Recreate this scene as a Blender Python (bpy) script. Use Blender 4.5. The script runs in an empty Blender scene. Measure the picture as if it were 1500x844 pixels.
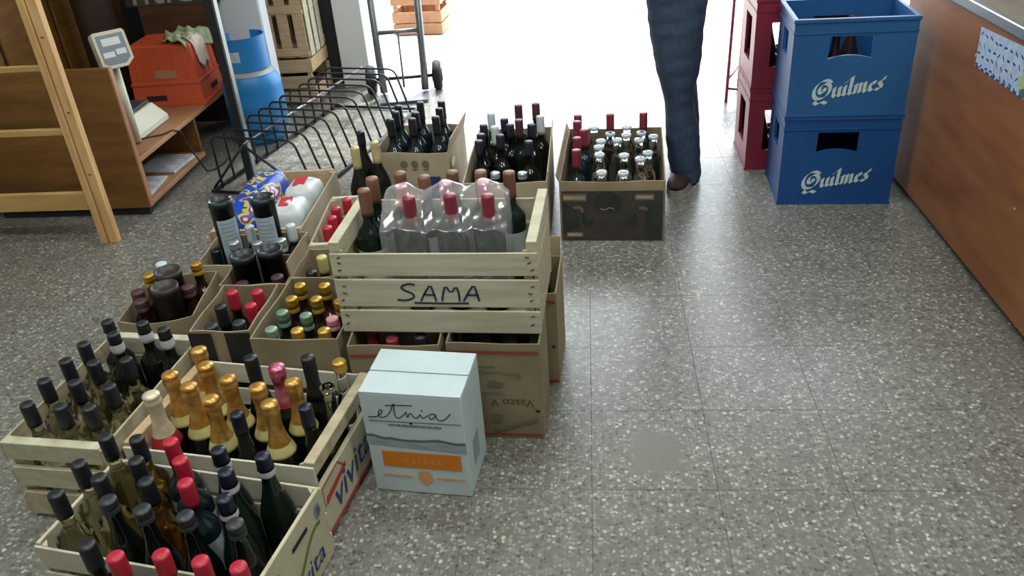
import bpy, bmesh, math, random
from mathutils import Matrix, Vector
random.seed(7)
scene = bpy.context.scene
col = scene.collection

# ------------------------------------------------------------------ camera
cam_d = bpy.data.cameras.new('camera'); cam = bpy.data.objects.new('camera', cam_d); col.objects.link(cam)
cam_d.sensor_fit = 'HORIZONTAL'; cam_d.sensor_width = 36.0; cam_d.lens = 1218.0 / 1500.0 * 36.0
cam_d.clip_start = 0.02; cam_d.clip_end = 200
cam.matrix_world = Matrix.Translation((0, 0, 1.45)) @ Matrix(((0.994952, 0.018833, 0.098569), (0.075348, 0.508551, -0.857729), (-0.066281, 0.860826, 0.504565))).to_4x4()
scene.camera = cam

# ------------------------------------------------------------------ world, sun, shop lamps, exposure
world = bpy.data.worlds.new('sky'); scene.world = world; world.use_nodes = True
bg = world.node_tree.nodes['Background']
bg.inputs['Color'].default_value = (0.86, 0.93, 1.0, 1); bg.inputs['Strength'].default_value = 5.5
sun_d = bpy.data.lights.new('sun', 'SUN'); sun_d.energy = 9.0; sun_d.angle = math.radians(9); sun_d.color = (1.0, 0.96, 0.9)
sun = bpy.data.objects.new('sun', sun_d); col.objects.link(sun)
sun.rotation_euler = Vector((-0.13, -0.52, -0.88)).to_track_quat('-Z', 'Y').to_euler()
CEIL = 2.95
LAMPS = [(-0.3, 0.3), (-0.3, 2.4), (1.5, 1.2), (-1.9, 1.2)]
LAMP_POWER = 26
for lx, ly in LAMPS:
    a = bpy.data.lights.new('tube_light', 'AREA'); a.shape = 'RECTANGLE'; a.size = 1.2; a.size_y = 0.28
    a.energy = LAMP_POWER; a.color = (0.98, 1.0, 0.95)
    ao = bpy.data.objects.new('tube_light', a); col.objects.link(ao); ao.location = (lx, ly, CEIL - 0.115)
scene.view_settings.view_transform = 'Standard'; scene.view_settings.look = 'None'
scene.view_settings.gamma = 1.0; scene.view_settings.use_curve_mapping = False
scene.view_settings.exposure = 0.0

# ------------------------------------------------------------------ materials
def lin(h):
    c = [int(h[i:i + 2], 16) / 255 for i in (0, 2, 4)]
    return tuple(x / 12.92 if x <= .04045 else ((x + .055) / 1.055) ** 2.4 for x in c) + (1,)
MATS = {}
def mat(name, c1, c2=None, rough=0.6, metal=0.0, scale=8.0, stretch=(1, 1, 1), trans=0.0, ior=1.45, bump=0.0, spec=0.5, detail=4, ramp=(0.35, 0.65), emit=None, alpha=None):
    m = bpy.data.materials.new(name); m.use_nodes = True; MATS[name] = m
    nt = m.node_tree; N = nt.nodes; L = nt.links; b = N['Principled BSDF']
    c1 = lin(c1) if isinstance(c1, str) else c1
    b.inputs['Roughness'].default_value = rough; b.inputs['Metallic'].default_value = metal
    b.inputs['Transmission Weight'].default_value = trans; b.inputs['IOR'].default_value = ior
    b.inputs['Specular IOR Level'].default_value = spec
    b.inputs['Base Color'].default_value = c1
    if c2 is not None:
        c2 = lin(c2) if isinstance(c2, str) else c2
        tc = N.new('ShaderNodeTexCoord'); mp = N.new('ShaderNodeMapping'); oi = N.new('ShaderNodeObjectInfo')
        mul = N.new('ShaderNodeMath'); mul.operation = 'MULTIPLY'; mul.inputs[1].default_value = 37.0
        no = N.new('ShaderNodeTexNoise'); no.inputs['Scale'].default_value = scale; no.inputs['Detail'].default_value = detail
        mp.inputs['Scale'].default_value = stretch
        rp = N.new('ShaderNodeValToRGB'); rp.color_ramp.elements[0].position = ramp[0]; rp.color_ramp.elements[1].position = ramp[1]
        rp.color_ramp.elements[0].color = c1; rp.color_ramp.elements[1].color = c2
        L.new(oi.outputs['Random'], mul.inputs[0]); L.new(mul.outputs[0], mp.inputs['Location'])
        L.new(tc.outputs['Object'], mp.inputs['Vector']); L.new(mp.outputs[0], no.inputs['Vector'])
        L.new(no.outputs['Fac'], rp.inputs['Fac']); L.new(rp.outputs['Color'], b.inputs['Base Color'])
        if bump:
            bp = N.new('ShaderNodeBump'); bp.inputs['Strength'].default_value = bump; bp.inputs['Distance'].default_value = 0.002
            L.new(no.outputs['Fac'], bp.inputs['Height']); L.new(bp.outputs[0], b.inputs['Normal'])
    if emit:
        b.inputs['Emission Color'].default_value = c1; b.inputs['Emission Strength'].default_value = emit
    return m

mat('slat_wood', 'aeaa92', 'c0bda7', 0.75, scale=5, stretch=(1, 6, 12), bump=.25)
mat('slat_dirty', 'a39a80', 'bdb296', 0.8, scale=6, stretch=(1, 6, 12), bump=.3)
mat('crate_cream', 'bcb9a6', 'cfcdbd', 0.7, scale=4, stretch=(1, 5, 8), bump=.15)
mat('crate_print_white', 'b9b69a', 'c6c3aa', 0.7, scale=5, bump=.1)
mat('crate_tan', 'ab9272', 'bda583', 0.8, scale=6, stretch=(1, 4, 10), bump=.2)
mat('pine', 'b98f5c', 'd0ab78', 0.55, scale=4, stretch=(9, 9, 1), bump=.15)
mat('pine_board', 'a8864f', 'b99a64', 0.6, scale=4, stretch=(1, 9, 9), bump=.15)
mat('veneer_brown', '67461f', '795527', 0.45, scale=5, stretch=(1, 1, 7), bump=.05)
mat('veneer_dark', '452c1c', '573a26', 0.5, scale=5, stretch=(1, 1, 7), bump=.05)
mat('counter_veneer', '79492a', '925f39', 0.38, scale=2.6, stretch=(1, 1.2, 6), bump=.03, detail=7)
mat('shelf_top', '94694a', 'a57a58', 0.45, scale=4, stretch=(4, 1, 1))
mat('cardboard', '87785f', '95866c', 0.85, scale=9, bump=.08)
mat('cardboard_light', '9d907a', 'ab9e88', 0.85, scale=9, bump=.08)
mat('cardboard_grey', '7e755c', '8b8268', 0.85, scale=9, bump=.08)
mat('cardboard_dark', '5f5142', '6e5f4e', 0.85, scale=9, bump=.08)
mat('print_black', '1c1d1f', '26272a', 0.7, scale=20)
mat('print_dark_brown', '33302e', '403b36', 0.75, scale=14)
mat('print_pale', '8d8674', '9a937f', 0.8, scale=20)
mat('print_green_black', '20261f', '2b332b', 0.75, scale=14)
mat('print_red', '8f3a30', rough=.75)
mat('print_brown', '5d4630', rough=.8)
mat('print_grey', '6b6250', rough=.8)
mat('print_blue', '28335f', rough=.7)
mat('carton_white', 'b9cbd2', 'c3d4da', 0.6, scale=6, bump=.03)
mat('ink', '22262d', rough=.6)
mat('marker', '1a2440', rough=.5)
mat('orange_print', 'd07c1e', rough=.6)
mat('orange_pale', 'd8a070', rough=.6)
mat('mountain_grey', '8496a0', '9dafb7', 0.6, scale=18, stretch=(1, 1, 4))
mat('mountain_dark', '5b676e', rough=.6)
mat('white_print', 'd8dedd', rough=.6)
mat('vivita_blue', '2b3f86', rough=.6)
mat('vivita_red', 'b03a3e', rough=.6)
mat('vivita_green', '5d7d2c', rough=.6)
mat('oval_blue', '8a93a6', rough=.6)
mat('dark_glass', (.004, .006, .005, 1), rough=.12, spec=.6)
mat('green_glass', (.004, .011, .008, 1), rough=.12, spec=.6)
mat('brown_glass', (.022, .010, .006, 1), rough=.12, spec=.6)
mat('clear_wine_glass', (.78, .76, .58, 1), rough=.04, trans=1.0, ior=1.36)
mat('amber_wine_glass', (.62, .44, .12, 1), rough=.04, trans=1.0, ior=1.36)
mat('clear_glass', (.90, .94, .95, 1), rough=.03, trans=1.0, ior=1.38)
mat('bluish_glass', (.008, .017, .021, 1), rough=.12, spec=.6)
mat('capsule_black', '1c2024', rough=.42)
mat('capsule_darkgrey', '2b3034', rough=.4)
mat('capsule_red', 'a81f36', 'b5283e', .38, scale=10)
mat('capsule_red_deep', '7f2c3d', rough=.4)
mat('capsule_pink', 'c98a96', rough=.45)
mat('capsule_navy', '141a2e', rough=.35)
mat('capsule_brown', '6b4a38', '7d5a45', .5, scale=10)
mat('capsule_brown_dark', '4a2f34', rough=.5)
mat('capsule_purple', '2b2838', rough=.45)
mat('capsule_pale_gold', 'b8aa78', 'cbbf92', .42, .2, scale=20)
mat('capsule_white', 'c3cfd6', rough=.4)
mat('capsule_green', '6f8a78', '7d9987', .35, .2, scale=10)
mat('capsule_yellow', 'bfb877', rough=.45)
mat('gold_cap', 'b58f35', 'c9a548', .32, .55, scale=12)
mat('gold_foil', 'b07f34', 'cfa763', .34, .6, scale=45, bump=.5)
mat('pale_foil', 'c8bda0', 'ddd3ba', .4, .3, scale=45, bump=.5)
mat('pink_foil', 'a8365e', 'd78aa6', .33, .6, scale=45, bump=.5)
mat('silver_cap', 'b4bcc2', rough=.3, metal=.7)
mat('neck_yellow', 'b5b070', 'c4bf84', .55, scale=20)
mat('neck_red', '9e2430', rough=.5)
mat('neck_white', 'c5ccd2', rough=.5)
mat('paper_white', 'bcc5c9', 'cdd4d6', .65, scale=30)
mat('paper_grey', '9aa6ac', 'b3bec3', .65, scale=30)
mat('tube_black', '1b2022', '20272a', .38, scale=8)
mat('tube_brown', '2c2523', '352c29', .42, scale=8)
mat('tube_label', '9fb2bf', 'b1c2cc', .55, scale=24)
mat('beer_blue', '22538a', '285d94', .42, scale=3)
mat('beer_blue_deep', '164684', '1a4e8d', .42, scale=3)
mat('beer_red', '7d2638', '8a2c40', .42, scale=3)
mat('beer_letter', 'b9d0d0', rough=.5)
mat('orange_plastic', 'b2482c', 'bd5234', .42, scale=4)
mat('rag_green', '7d8a68', '98a586', .9, scale=14, bump=.4)
mat('rag_pale', 'b9a59a', 'c9b8ac', .9, scale=14, bump=.3)
mat('gas_blue', '1d6fb0', '2a7fbe', .38, scale=5)
mat('gas_grey', '7f8890', '8c949a', .5, scale=12)
mat('black_steel', '24262a', '2e3034', .45, .3, scale=20)
mat('grey_steel', '6d7176', '7b7f84', .35, .7, scale=12)
mat('dark_post', '26292e', rough=.4, metal=.3)
mat('black_rubber', '17181b', rough=.7)
mat('scale_white', 'c9c9b9', 'd3d3c4', .45, scale=5)
mat('scale_panel', '7e8796', rough=.4)
mat('scale_screen', 'd3dcdf', rough=.25)
mat('steel_plate', '5a5d62', rough=.35, metal=.6)
mat('pipe_brown', '6b5d5d', '776868', .35, scale=4)
mat('cabinet_white', 'b7bfc6', 'c2c9cf', .5, scale=3)
mat('cabinet_red', '9a3340', rough=.5)
mat('bag_blue', '1a3fae', '2752c8', .3, scale=14, bump=.3)
for nm, cs, sc in (('bag_printed', ((0, '1d47b0'), (.50, '1b3fa6'), (.535, 'b9b03c'), (.60, 'c2b748'), (.61, '1f4cb8'), (.66, 'a32c44'), (.72, 'c9d2dc')), 17),):
    m_ = mat(nm, cs[0][1], cs[1][1], .32, scale=sc, bump=.25, detail=1)
    r_ = [n for n in m_.node_tree.nodes if n.type == 'VALTORGB'][0].color_ramp
    while len(r_.elements) > 1: r_.elements.remove(r_.elements[0])
    r_.elements[0].position = 0; r_.elements[0].color = lin(cs[0][1]); r_.interpolation = 'CONSTANT'
    for p_, c_ in cs[1:]: r_.elements.new(p_).color = lin(c_)
mat('bag_yellow', 'b9b032', rough=.35)
mat('bag_red', 'b22b3c', rough=.4)
mat('bag_white', 'b7c1c4', 'ccd3d4', .35, scale=20, bump=.3)
mat('jeans', '2c3a52', '37475f', .85, scale=60, bump=.3)
mat('shirt', '3a4048', '444b54', .85, scale=30, bump=.2)
mat('skin', 'a9775c', 'b5856a', .55, scale=12)
mat('hair', '1d1714', rough=.6)
mat('shoe', '2c1a1b', '3a2223', .6, scale=20)
mat('sole', '9a9490', rough=.7)
mat('wall_paint', 'a8a89c', 'b4b4a8', .8, scale=2)
mat('wall_dark', '2c2e33', '34363b', .7, scale=3)
mat('wall_white', 'd3d6d8', 'dcdfe0', .6, scale=2)
mat('ceiling_paint', 'c4c4ba', rough=.85)
mat('alu', 'a8acad', rough=.35, metal=.8)
mat('counter_top', '7c7468', '8b8376', .3, scale=10)
mat('sticker_blue', '9db3d2', 'b6c6dd', .35, scale=40)
mat('sticker_navy', '27457f', rough=.4)
mat('sticker_green', '3f6b3c', rough=.4)
mat('lime_print', 'a9b878', rough=.4)
mat('sidewalk', 'c9c7c0', 'd4d2cb', .8, scale=3)
mat('lamp_white', 'e8ebe8', rough=.5)
mat('tube_glow', (.93, 1, .96, 1), emit=4.0)
mat('cord', '2a2524', rough=.6)
mat('newspaper', 'a3a5a8', 'b9bbbd', .8, scale=30)
mat('wheel_hub', '3b3d44', rough=.5)
mat('cork', '9a7a55', rough=.8)

# terrazzo: chips of stone in grey cement, keyed to the place itself so it runs on over the tiles
def terrazzo():
    m = bpy.data.materials.new('terrazzo'); m.use_nodes = True; MATS['terrazzo'] = m
    nt = m.node_tree; N = nt.nodes; L = nt.links; b = N['Principled BSDF']
    g = N.new('ShaderNodeNewGeometry'); w = N.new('ShaderNodeTexNoise'); w.inputs['Scale'].default_value = 60
    mix = N.new('ShaderNodeMix'); mix.data_type = 'VECTOR'; mix.inputs['Factor'].default_value = .012
    L.new(g.outputs['Position'], w.inputs['Vector'])
    L.new(g.outputs['Position'], mix.inputs['A']); L.new(w.outputs['Color'], mix.inputs['B'])
    v = N.new('ShaderNodeTexVoronoi'); v.inputs['Scale'].default_value = 105
    L.new(mix.outputs['Result'], v.inputs['Vector'])
    sep = N.new('ShaderNodeSeparateColor'); L.new(v.outputs['Color'], sep.inputs[0])
    rp = N.new('ShaderNodeValToRGB'); e = rp.color_ramp.elements; e[0].position = 0.0; e[0].color = lin('4d4e4b'); e[1].position = 1.0; e[1].color = lin('c2c2ba')
    for p, c in ((.25, '686964'), (.5, '7c7d77'), (.75, '8a8b85'), (.92, 'a2a39b')):
        x = e.new(p); x.color = lin(c)
    L.new(sep.outputs[0], rp.inputs['Fac'])
    d = N.new('ShaderNodeValToRGB'); d.color_ramp.elements[0].position = .42; d.color_ramp.elements[1].position = .62
    L.new(v.outputs['Distance'], d.inputs['Fac'])
    mc = N.new('ShaderNodeMix'); mc.data_type = 'RGBA'; mc.inputs['B'].default_value = lin('6f706b')
    L.new(d.outputs['Color'], mc.inputs['Factor']); L.new(rp.outputs['Color'], mc.inputs['A'])
    # worn stains with shapes of their own
    n2 = N.new('ShaderNodeTexNoise'); n2.inputs['Scale'].default_value = 1.7; n2.inputs['Detail'].default_value = 5
    L.new(g.outputs['Position'], n2.inputs['Vector'])
    r2 = N.new('ShaderNodeValToRGB'); r2.color_ramp.elements[0].position = .3; r2.color_ramp.elements[0].color = (.80, .76, .73, 1); r2.color_ramp.elements[1].position = .6; r2.color_ramp.elements[1].color = (1, 1, 1, 1)
    L.new(n2.outputs['Fac'], r2.inputs['Fac'])
    mm = N.new('ShaderNodeMix'); mm.data_type = 'RGBA'; mm.blend_type = 'MULTIPLY'; mm.inputs['Factor'].default_value = 1
    L.new(mc.outputs['Result'], mm.inputs['A']); L.new(r2.outputs['Color'], mm.inputs['B'])
    # a small square of cement filling, flush with the floor
    sx = N.new('ShaderNodeSeparateXYZ'); L.new(g.outputs['Position'], sx.inputs[0])
    def band(out, c, h):
        s = N.new('ShaderNodeMath'); s.operation = 'SUBTRACT'; s.inputs[1].default_value = c; L.new(out, s.inputs[0])
        a = N.new('ShaderNodeMath'); a.operation = 'ABSOLUTE'; L.new(s.outputs[0], a.inputs[0])
        r = N.new('ShaderNodeMapRange'); r.inputs['From Min'].default_value = h - .018; r.inputs['From Max'].default_value = h + .012
        r.inputs['To Min'].default_value = 1; r.inputs['To Max'].default_value = 0; L.new(a.outputs[0], r.inputs['Value'])
        return r.outputs[0]
    bx, by = band(sx.outputs['X'], .146, .068), band(sx.outputs['Y'], 1.632, .077)
    mu = N.new('ShaderNodeMath'); mu.operation = 'MULTIPLY'; L.new(bx, mu.inputs[0]); L.new(by, mu.inputs[1])
    mp = N.new('ShaderNodeMix'); mp.data_type = 'RGBA'; mp.inputs['B'].default_value = lin('70716b')
    L.new(mu.outputs[0], mp.inputs['Factor']); L.new(mm.outputs['Result'], mp.inputs['A'])
    L.new(mp.outputs['Result'], b.inputs['Base Color'])
    b.inputs['Roughness'].default_value = .30; b.inputs['Specular IOR Level'].default_value = .6
    bp = N.new('ShaderNodeBump'); bp.inputs['Strength'].default_value = .12; bp.inputs['Distance'].default_value = .001
    L.new(v.outputs['Distance'], bp.inputs['Height']); L.new(bp.outputs[0], b.inputs['Normal'])
terrazzo()
# thin clear film: mostly see-through, with a sheen
def film():
    m = bpy.data.materials.new('plastic_film'); m.use_nodes = True; MATS['plastic_film'] = m
    nt = m.node_tree; N = nt.nodes; L = nt.links; out = N['Material Output']; N.remove(N['Principled BSDF'])
    t = N.new('ShaderNodeBsdfTransparent'); g = N.new('ShaderNodeBsdfGlossy'); g.inputs['Roughness'].default_value = .16
    d = N.new('ShaderNodeBsdfDiffuse'); d.inputs['Color'].default_value = (.8, .85, .9, 1)
    a = N.new('ShaderNodeMixShader'); a.inputs[0].default_value = .45; L.new(g.outputs[0], a.inputs[1]); L.new(d.outputs[0], a.inputs[2])
    lw = N.new('ShaderNodeLayerWeight'); lw.inputs['Blend'].default_value = .35
    mr = N.new('ShaderNodeMapRange'); mr.inputs['To Min'].default_value = .13; mr.inputs['To Max'].default_value = .68; L.new(lw.outputs['Facing'], mr.inputs['Value'])
    mx = N.new('ShaderNodeMixShader'); L.new(mr.outputs[0], mx.inputs[0]); L.new(t.outputs[0], mx.inputs[1]); L.new(a.outputs[0], mx.inputs[2])
    L.new(mx.outputs[0], out.inputs['Surface'])
film()

# ------------------------------------------------------------------ building helpers
class MB:
    def __init__(s): s.v = []; s.f = []; s.sm = []
    def add(s, vs, fs, M=None, smooth=False):
        o = len(s.v)
        for p in vs:
            p = Vector(p)
            s.v.append(tuple(M @ p) if M is not None else tuple(p))
        for f in fs: s.f.append(tuple(o + i for i in f)); s.sm.append(smooth)
        return s
    def box(s, x0, x1, y0, y1, z0, z1, M=None):
        return s.add([(x0, y0, z0), (x1, y0, z0), (x1, y1, z0), (x0, y1, z0), (x0, y0, z1), (x1, y0, z1), (x1, y1, z1), (x0, y1, z1)],
                     [(3, 2, 1, 0), (4, 5, 6, 7), (0, 1, 5, 4), (1, 2, 6, 5), (2, 3, 7, 6), (3, 0, 4, 7)], M)
    def cbox(s, x0, x1, y0, y1, z0, z1, c=.002, M=None):
        bm = bmesh.new()
        for x, sx in ((x0, 1), (x1, -1)):
            for y, sy in ((y0, 1), (y1, -1)):
                for z, sz in ((z0, 1), (z1, -1)):
                    bm.verts.new((x, y + sy * c, z + sz * c)); bm.verts.new((x + sx * c, y, z + sz * c)); bm.verts.new((x + sx * c, y + sy * c, z))
        bmesh.ops.convex_hull(bm, input=list(bm.verts)); bm.verts.index_update()
        vs = [v.co.copy() for v in bm.verts]; fs = [tuple(v.index for v in f.verts) for f in bm.faces]; bm.free()
        return s.add(vs, fs, M)
    def lathe(s, prof, n=20, M=None, smooth=True):
        vs = []; fs = []; rings = []
        for r, z in prof:
            if r < 1e-6: rings.append([len(vs)]); vs.append((0, 0, z))
            else:
                rings.append(list(range(len(vs), len(vs) + n)))
                vs += [(r * math.cos(2 * math.pi * i / n), r * math.sin(2 * math.pi * i / n), z) for i in range(n)]
        for a, b in zip(rings, rings[1:]):
            if len(a) == 1 and len(b) == 1: continue
            for i in range(n):
                j = (i + 1) % n
                if len(a) == 1: fs.append((a[0], b[j], b[i]))
                elif len(b) == 1: fs.append((a[i], a[j], b[0]))
                else: fs.append((a[i], a[j], b[j], b[i]))
        return s.add(vs, fs, M, smooth)
    def tube(s, pts, r, n=8, M=None, cap=True):
        pts = [Vector(p) for p in pts]; rr = r if isinstance(r, (list, tuple)) else [r] * len(pts)
        vs = []; fs = []; up = None
        for i, p in enumerate(pts):
            t = (pts[min(i + 1, len(pts) - 1)] - pts[max(i - 1, 0)]).normalized()
            if up is None: up = Vector((0, 0, 1)) if abs(t.z) < .9 else Vector((1, 0, 0))
            a = t.cross(up).normalized(); up = a.cross(t).normalized()
            vs += [p + (a * math.cos(2 * math.pi * k / n) + up * math.sin(2 * math.pi * k / n)) * rr[i] for k in range(n)]
        for i in range(len(pts) - 1):
            for k in range(n):
                j = (k + 1) % n
                fs.append((i * n + j, i * n + k, (i + 1) * n + k, (i + 1) * n + j))
        if cap: fs.append(tuple(range(n))); fs.append(tuple(reversed(range((len(pts) - 1) * n, len(pts) * n))))
        return s.add(vs, fs, M, True)
    def prism(s, poly, t, M=None):
        n = len(poly)
        vs = [(x, y, 0) for x, y in poly] + [(x, y, t) for x, y in poly]
        fs = [tuple(reversed(range(n))), tuple(range(n, 2 * n))] + [(i, (i + 1) % n, n + (i + 1) % n, n + i) for i in range(n)]
        return s.add(vs, fs, M)
    def grid(s, fn, nu, nv, M=None, smooth=True):
        vs = [fn(i / nu, j / nv) for j in range(nv + 1) for i in range(nu + 1)]
        fs = [(j * (nu + 1) + i, j * (nu + 1) + i + 1, (j + 1) * (nu + 1) + i + 1, (j + 1) * (nu + 1) + i) for j in range(nv) for i in range(nu)]
        return s.add(vs, fs, M, smooth)
    def mesh(s, name, material=None):
        me = bpy.data.meshes.new(name); me.from_pydata(s.v, [], s.f); me.update()
        me.polygons.foreach_set('use_smooth', s.sm)
        if material: me.materials.append(MATS[material])
        return me
def link(name, me, parent=None, loc=(0, 0, 0), rot=(0, 0, 0)):
    o = bpy.data.objects.new(name, me); col.objects.link(o); o.location = loc; o.rotation_euler = rot
    if parent is not None: o.parent = parent
    return o
def obj(name, mb, material, parent=None, loc=(0, 0, 0), rot=(0, 0, 0)):
    return link(name, mb.mesh(name, material), parent, loc, rot)
def tag(o, label, cat, group=None):
    o['label'] = label; o['category'] = cat
    if group: o['group'] = group
    return o
def thing(name, label, cat, loc=(0, 0, 0), rz=0, group=None):
    o = bpy.data.objects.new(name, None); col.objects.link(o); o.location = loc; o.rotation_euler = (0, 0, math.radians(rz)); o.empty_display_size = .05
    return tag(o, label, cat, group)
def struct(name, mb, material, label=None):
    o = obj(name, mb, material); o['kind'] = 'structure'
    if label: o['label'] = label
    return o
SLAB = {}
def slab(name, dx, dy, dz, material, parent, loc, rot=(0, 0, 0), c=.0015):
    k = (round(dx, 4), round(dy, 4), round(dz, 4), material)
    if k not in SLAB: SLAB[k] = MB().cbox(-dx / 2, dx / 2, -dy / 2, dy / 2, -dz / 2, dz / 2, min(c, dx / 3, dy / 3, dz / 3)).mesh(name, material)
    return link(name, SLAB[k], parent, loc, rot)

# printing: flat marks laid on one face of a box; u runs along the face, v up, both in metres from its lower left corner
class Print:
    T = .0006
    def __init__(s, face, w, d, base=0.0, lift=.0008):
        s.mb = MB(); s.cuts = []
        if face == 'front': s.M = Matrix(((1, 0, 0, -w / 2), (0, 0, -1, -d / 2 - lift), (0, 1, 0, base), (0, 0, 0, 1)))
        elif face == 'right': s.M = Matrix(((0, 0, 1, w / 2 + lift), (1, 0, 0, -d / 2), (0, 1, 0, base), (0, 0, 0, 1)))
        elif face == 'left': s.M = Matrix(((0, 0, -1, -w / 2 - lift), (-1, 0, 0, d / 2), (0, 1, 0, base), (0, 0, 0, 1)))
    def poly(s, pts): s.cuts.append(len(s.mb.f)); s.mb.prism(pts, s.T, s.M); return s
    def rect(s, u0, v0, u1, v1): return s.poly([(u0, v0), (u1, v0), (u1, v1), (u0, v1)])
    def ellipse(s, u, v, a, b, n=20): return s.poly([(u + a * math.cos(2 * math.pi * i / n), v + b * math.sin(2 * math.pi * i / n)) for i in range(n)])
    def nib(s, pts, w, ang):
        nx, ny = math.cos(ang) * w / 2, math.sin(ang) * w / 2
        for (a, b), (c, d) in zip(pts, pts[1:]):
            q = [(a - nx, b - ny), (c - nx, d - ny), (c + nx, d + ny), (a + nx, b + ny)]
            ar = sum(q[i][0] * q[(i + 1) % 4][1] - q[(i + 1) % 4][0] * q[i][1] for i in range(4))
            if abs(ar) < 1e-9: continue
            s.poly(q if ar > 0 else q[::-1])
        return s
    def stroke(s, pts, w, smooth=0):
        for _ in range(smooth):
            q = [pts[0]]
            for a, b in zip(pts, pts[1:]): q += [(a[0] * .75 + b[0] * .25, a[1] * .75 + b[1] * .25), (a[0] * .25 + b[0] * .75, a[1] * .25 + b[1] * .75)]
            pts = q + [pts[-1]]
        L = []; R = []
        for i, p in enumerate(pts):
            a = pts[max(i - 1, 0)]; b = pts[min(i + 1, len(pts) - 1)]
            dx, dy = b[0] - a[0], b[1] - a[1]; l = math.hypot(dx, dy) or 1; nx, ny = -dy / l * w / 2, dx / l * w / 2
            L.append((p[0] + nx, p[1] + ny)); R.append((p[0] - nx, p[1] - ny))
        for i in range(len(pts) - 1): s.poly([R[i], R[i + 1], L[i + 1], L[i]])
        return s
    def text(s, body, u, v, size, ang=0, shear=0, center=False):
        cu = bpy.data.curves.new('t', 'FONT'); cu.body = body; cu.size = size; cu.shear = shear; cu.resolution_u = 3
        if center: cu.align_x = 'CENTER'
        o = bpy.data.objects.new('t', cu); col.objects.link(o)
        me = bpy.data.meshes.new_from_object(o.evaluated_get(bpy.context.evaluated_depsgraph_get()))
        M = s.M @ Matrix.Translation((u, v, s.T)) @ Matrix.Rotation(ang, 4, 'Z')
        s.mb.add([x.co for x in me.vertices], [tuple(p.vertices) for p in me.polygons], M)
        bpy.data.objects.remove(o); bpy.data.meshes.remove(me)
        return s
    def done(s, name, material, parent, loc=(0, 0, 0)): return obj(name, s.mb, material, parent, loc)
    def split(s, name, material, parent):          # every mark an object of its own
        ends = s.cuts[1:] + [len(s.mb.f)]
        for a, b in zip(s.cuts, ends):
            ids = sorted({i for f in s.mb.f[a:b] for i in f}); k = {v: n for n, v in enumerate(ids)}
            q = MB(); q.add([s.mb.v[i] for i in ids], [tuple(k[i] for i in f) for f in s.mb.f[a:b]]); obj(name, q, material, parent)

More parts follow.
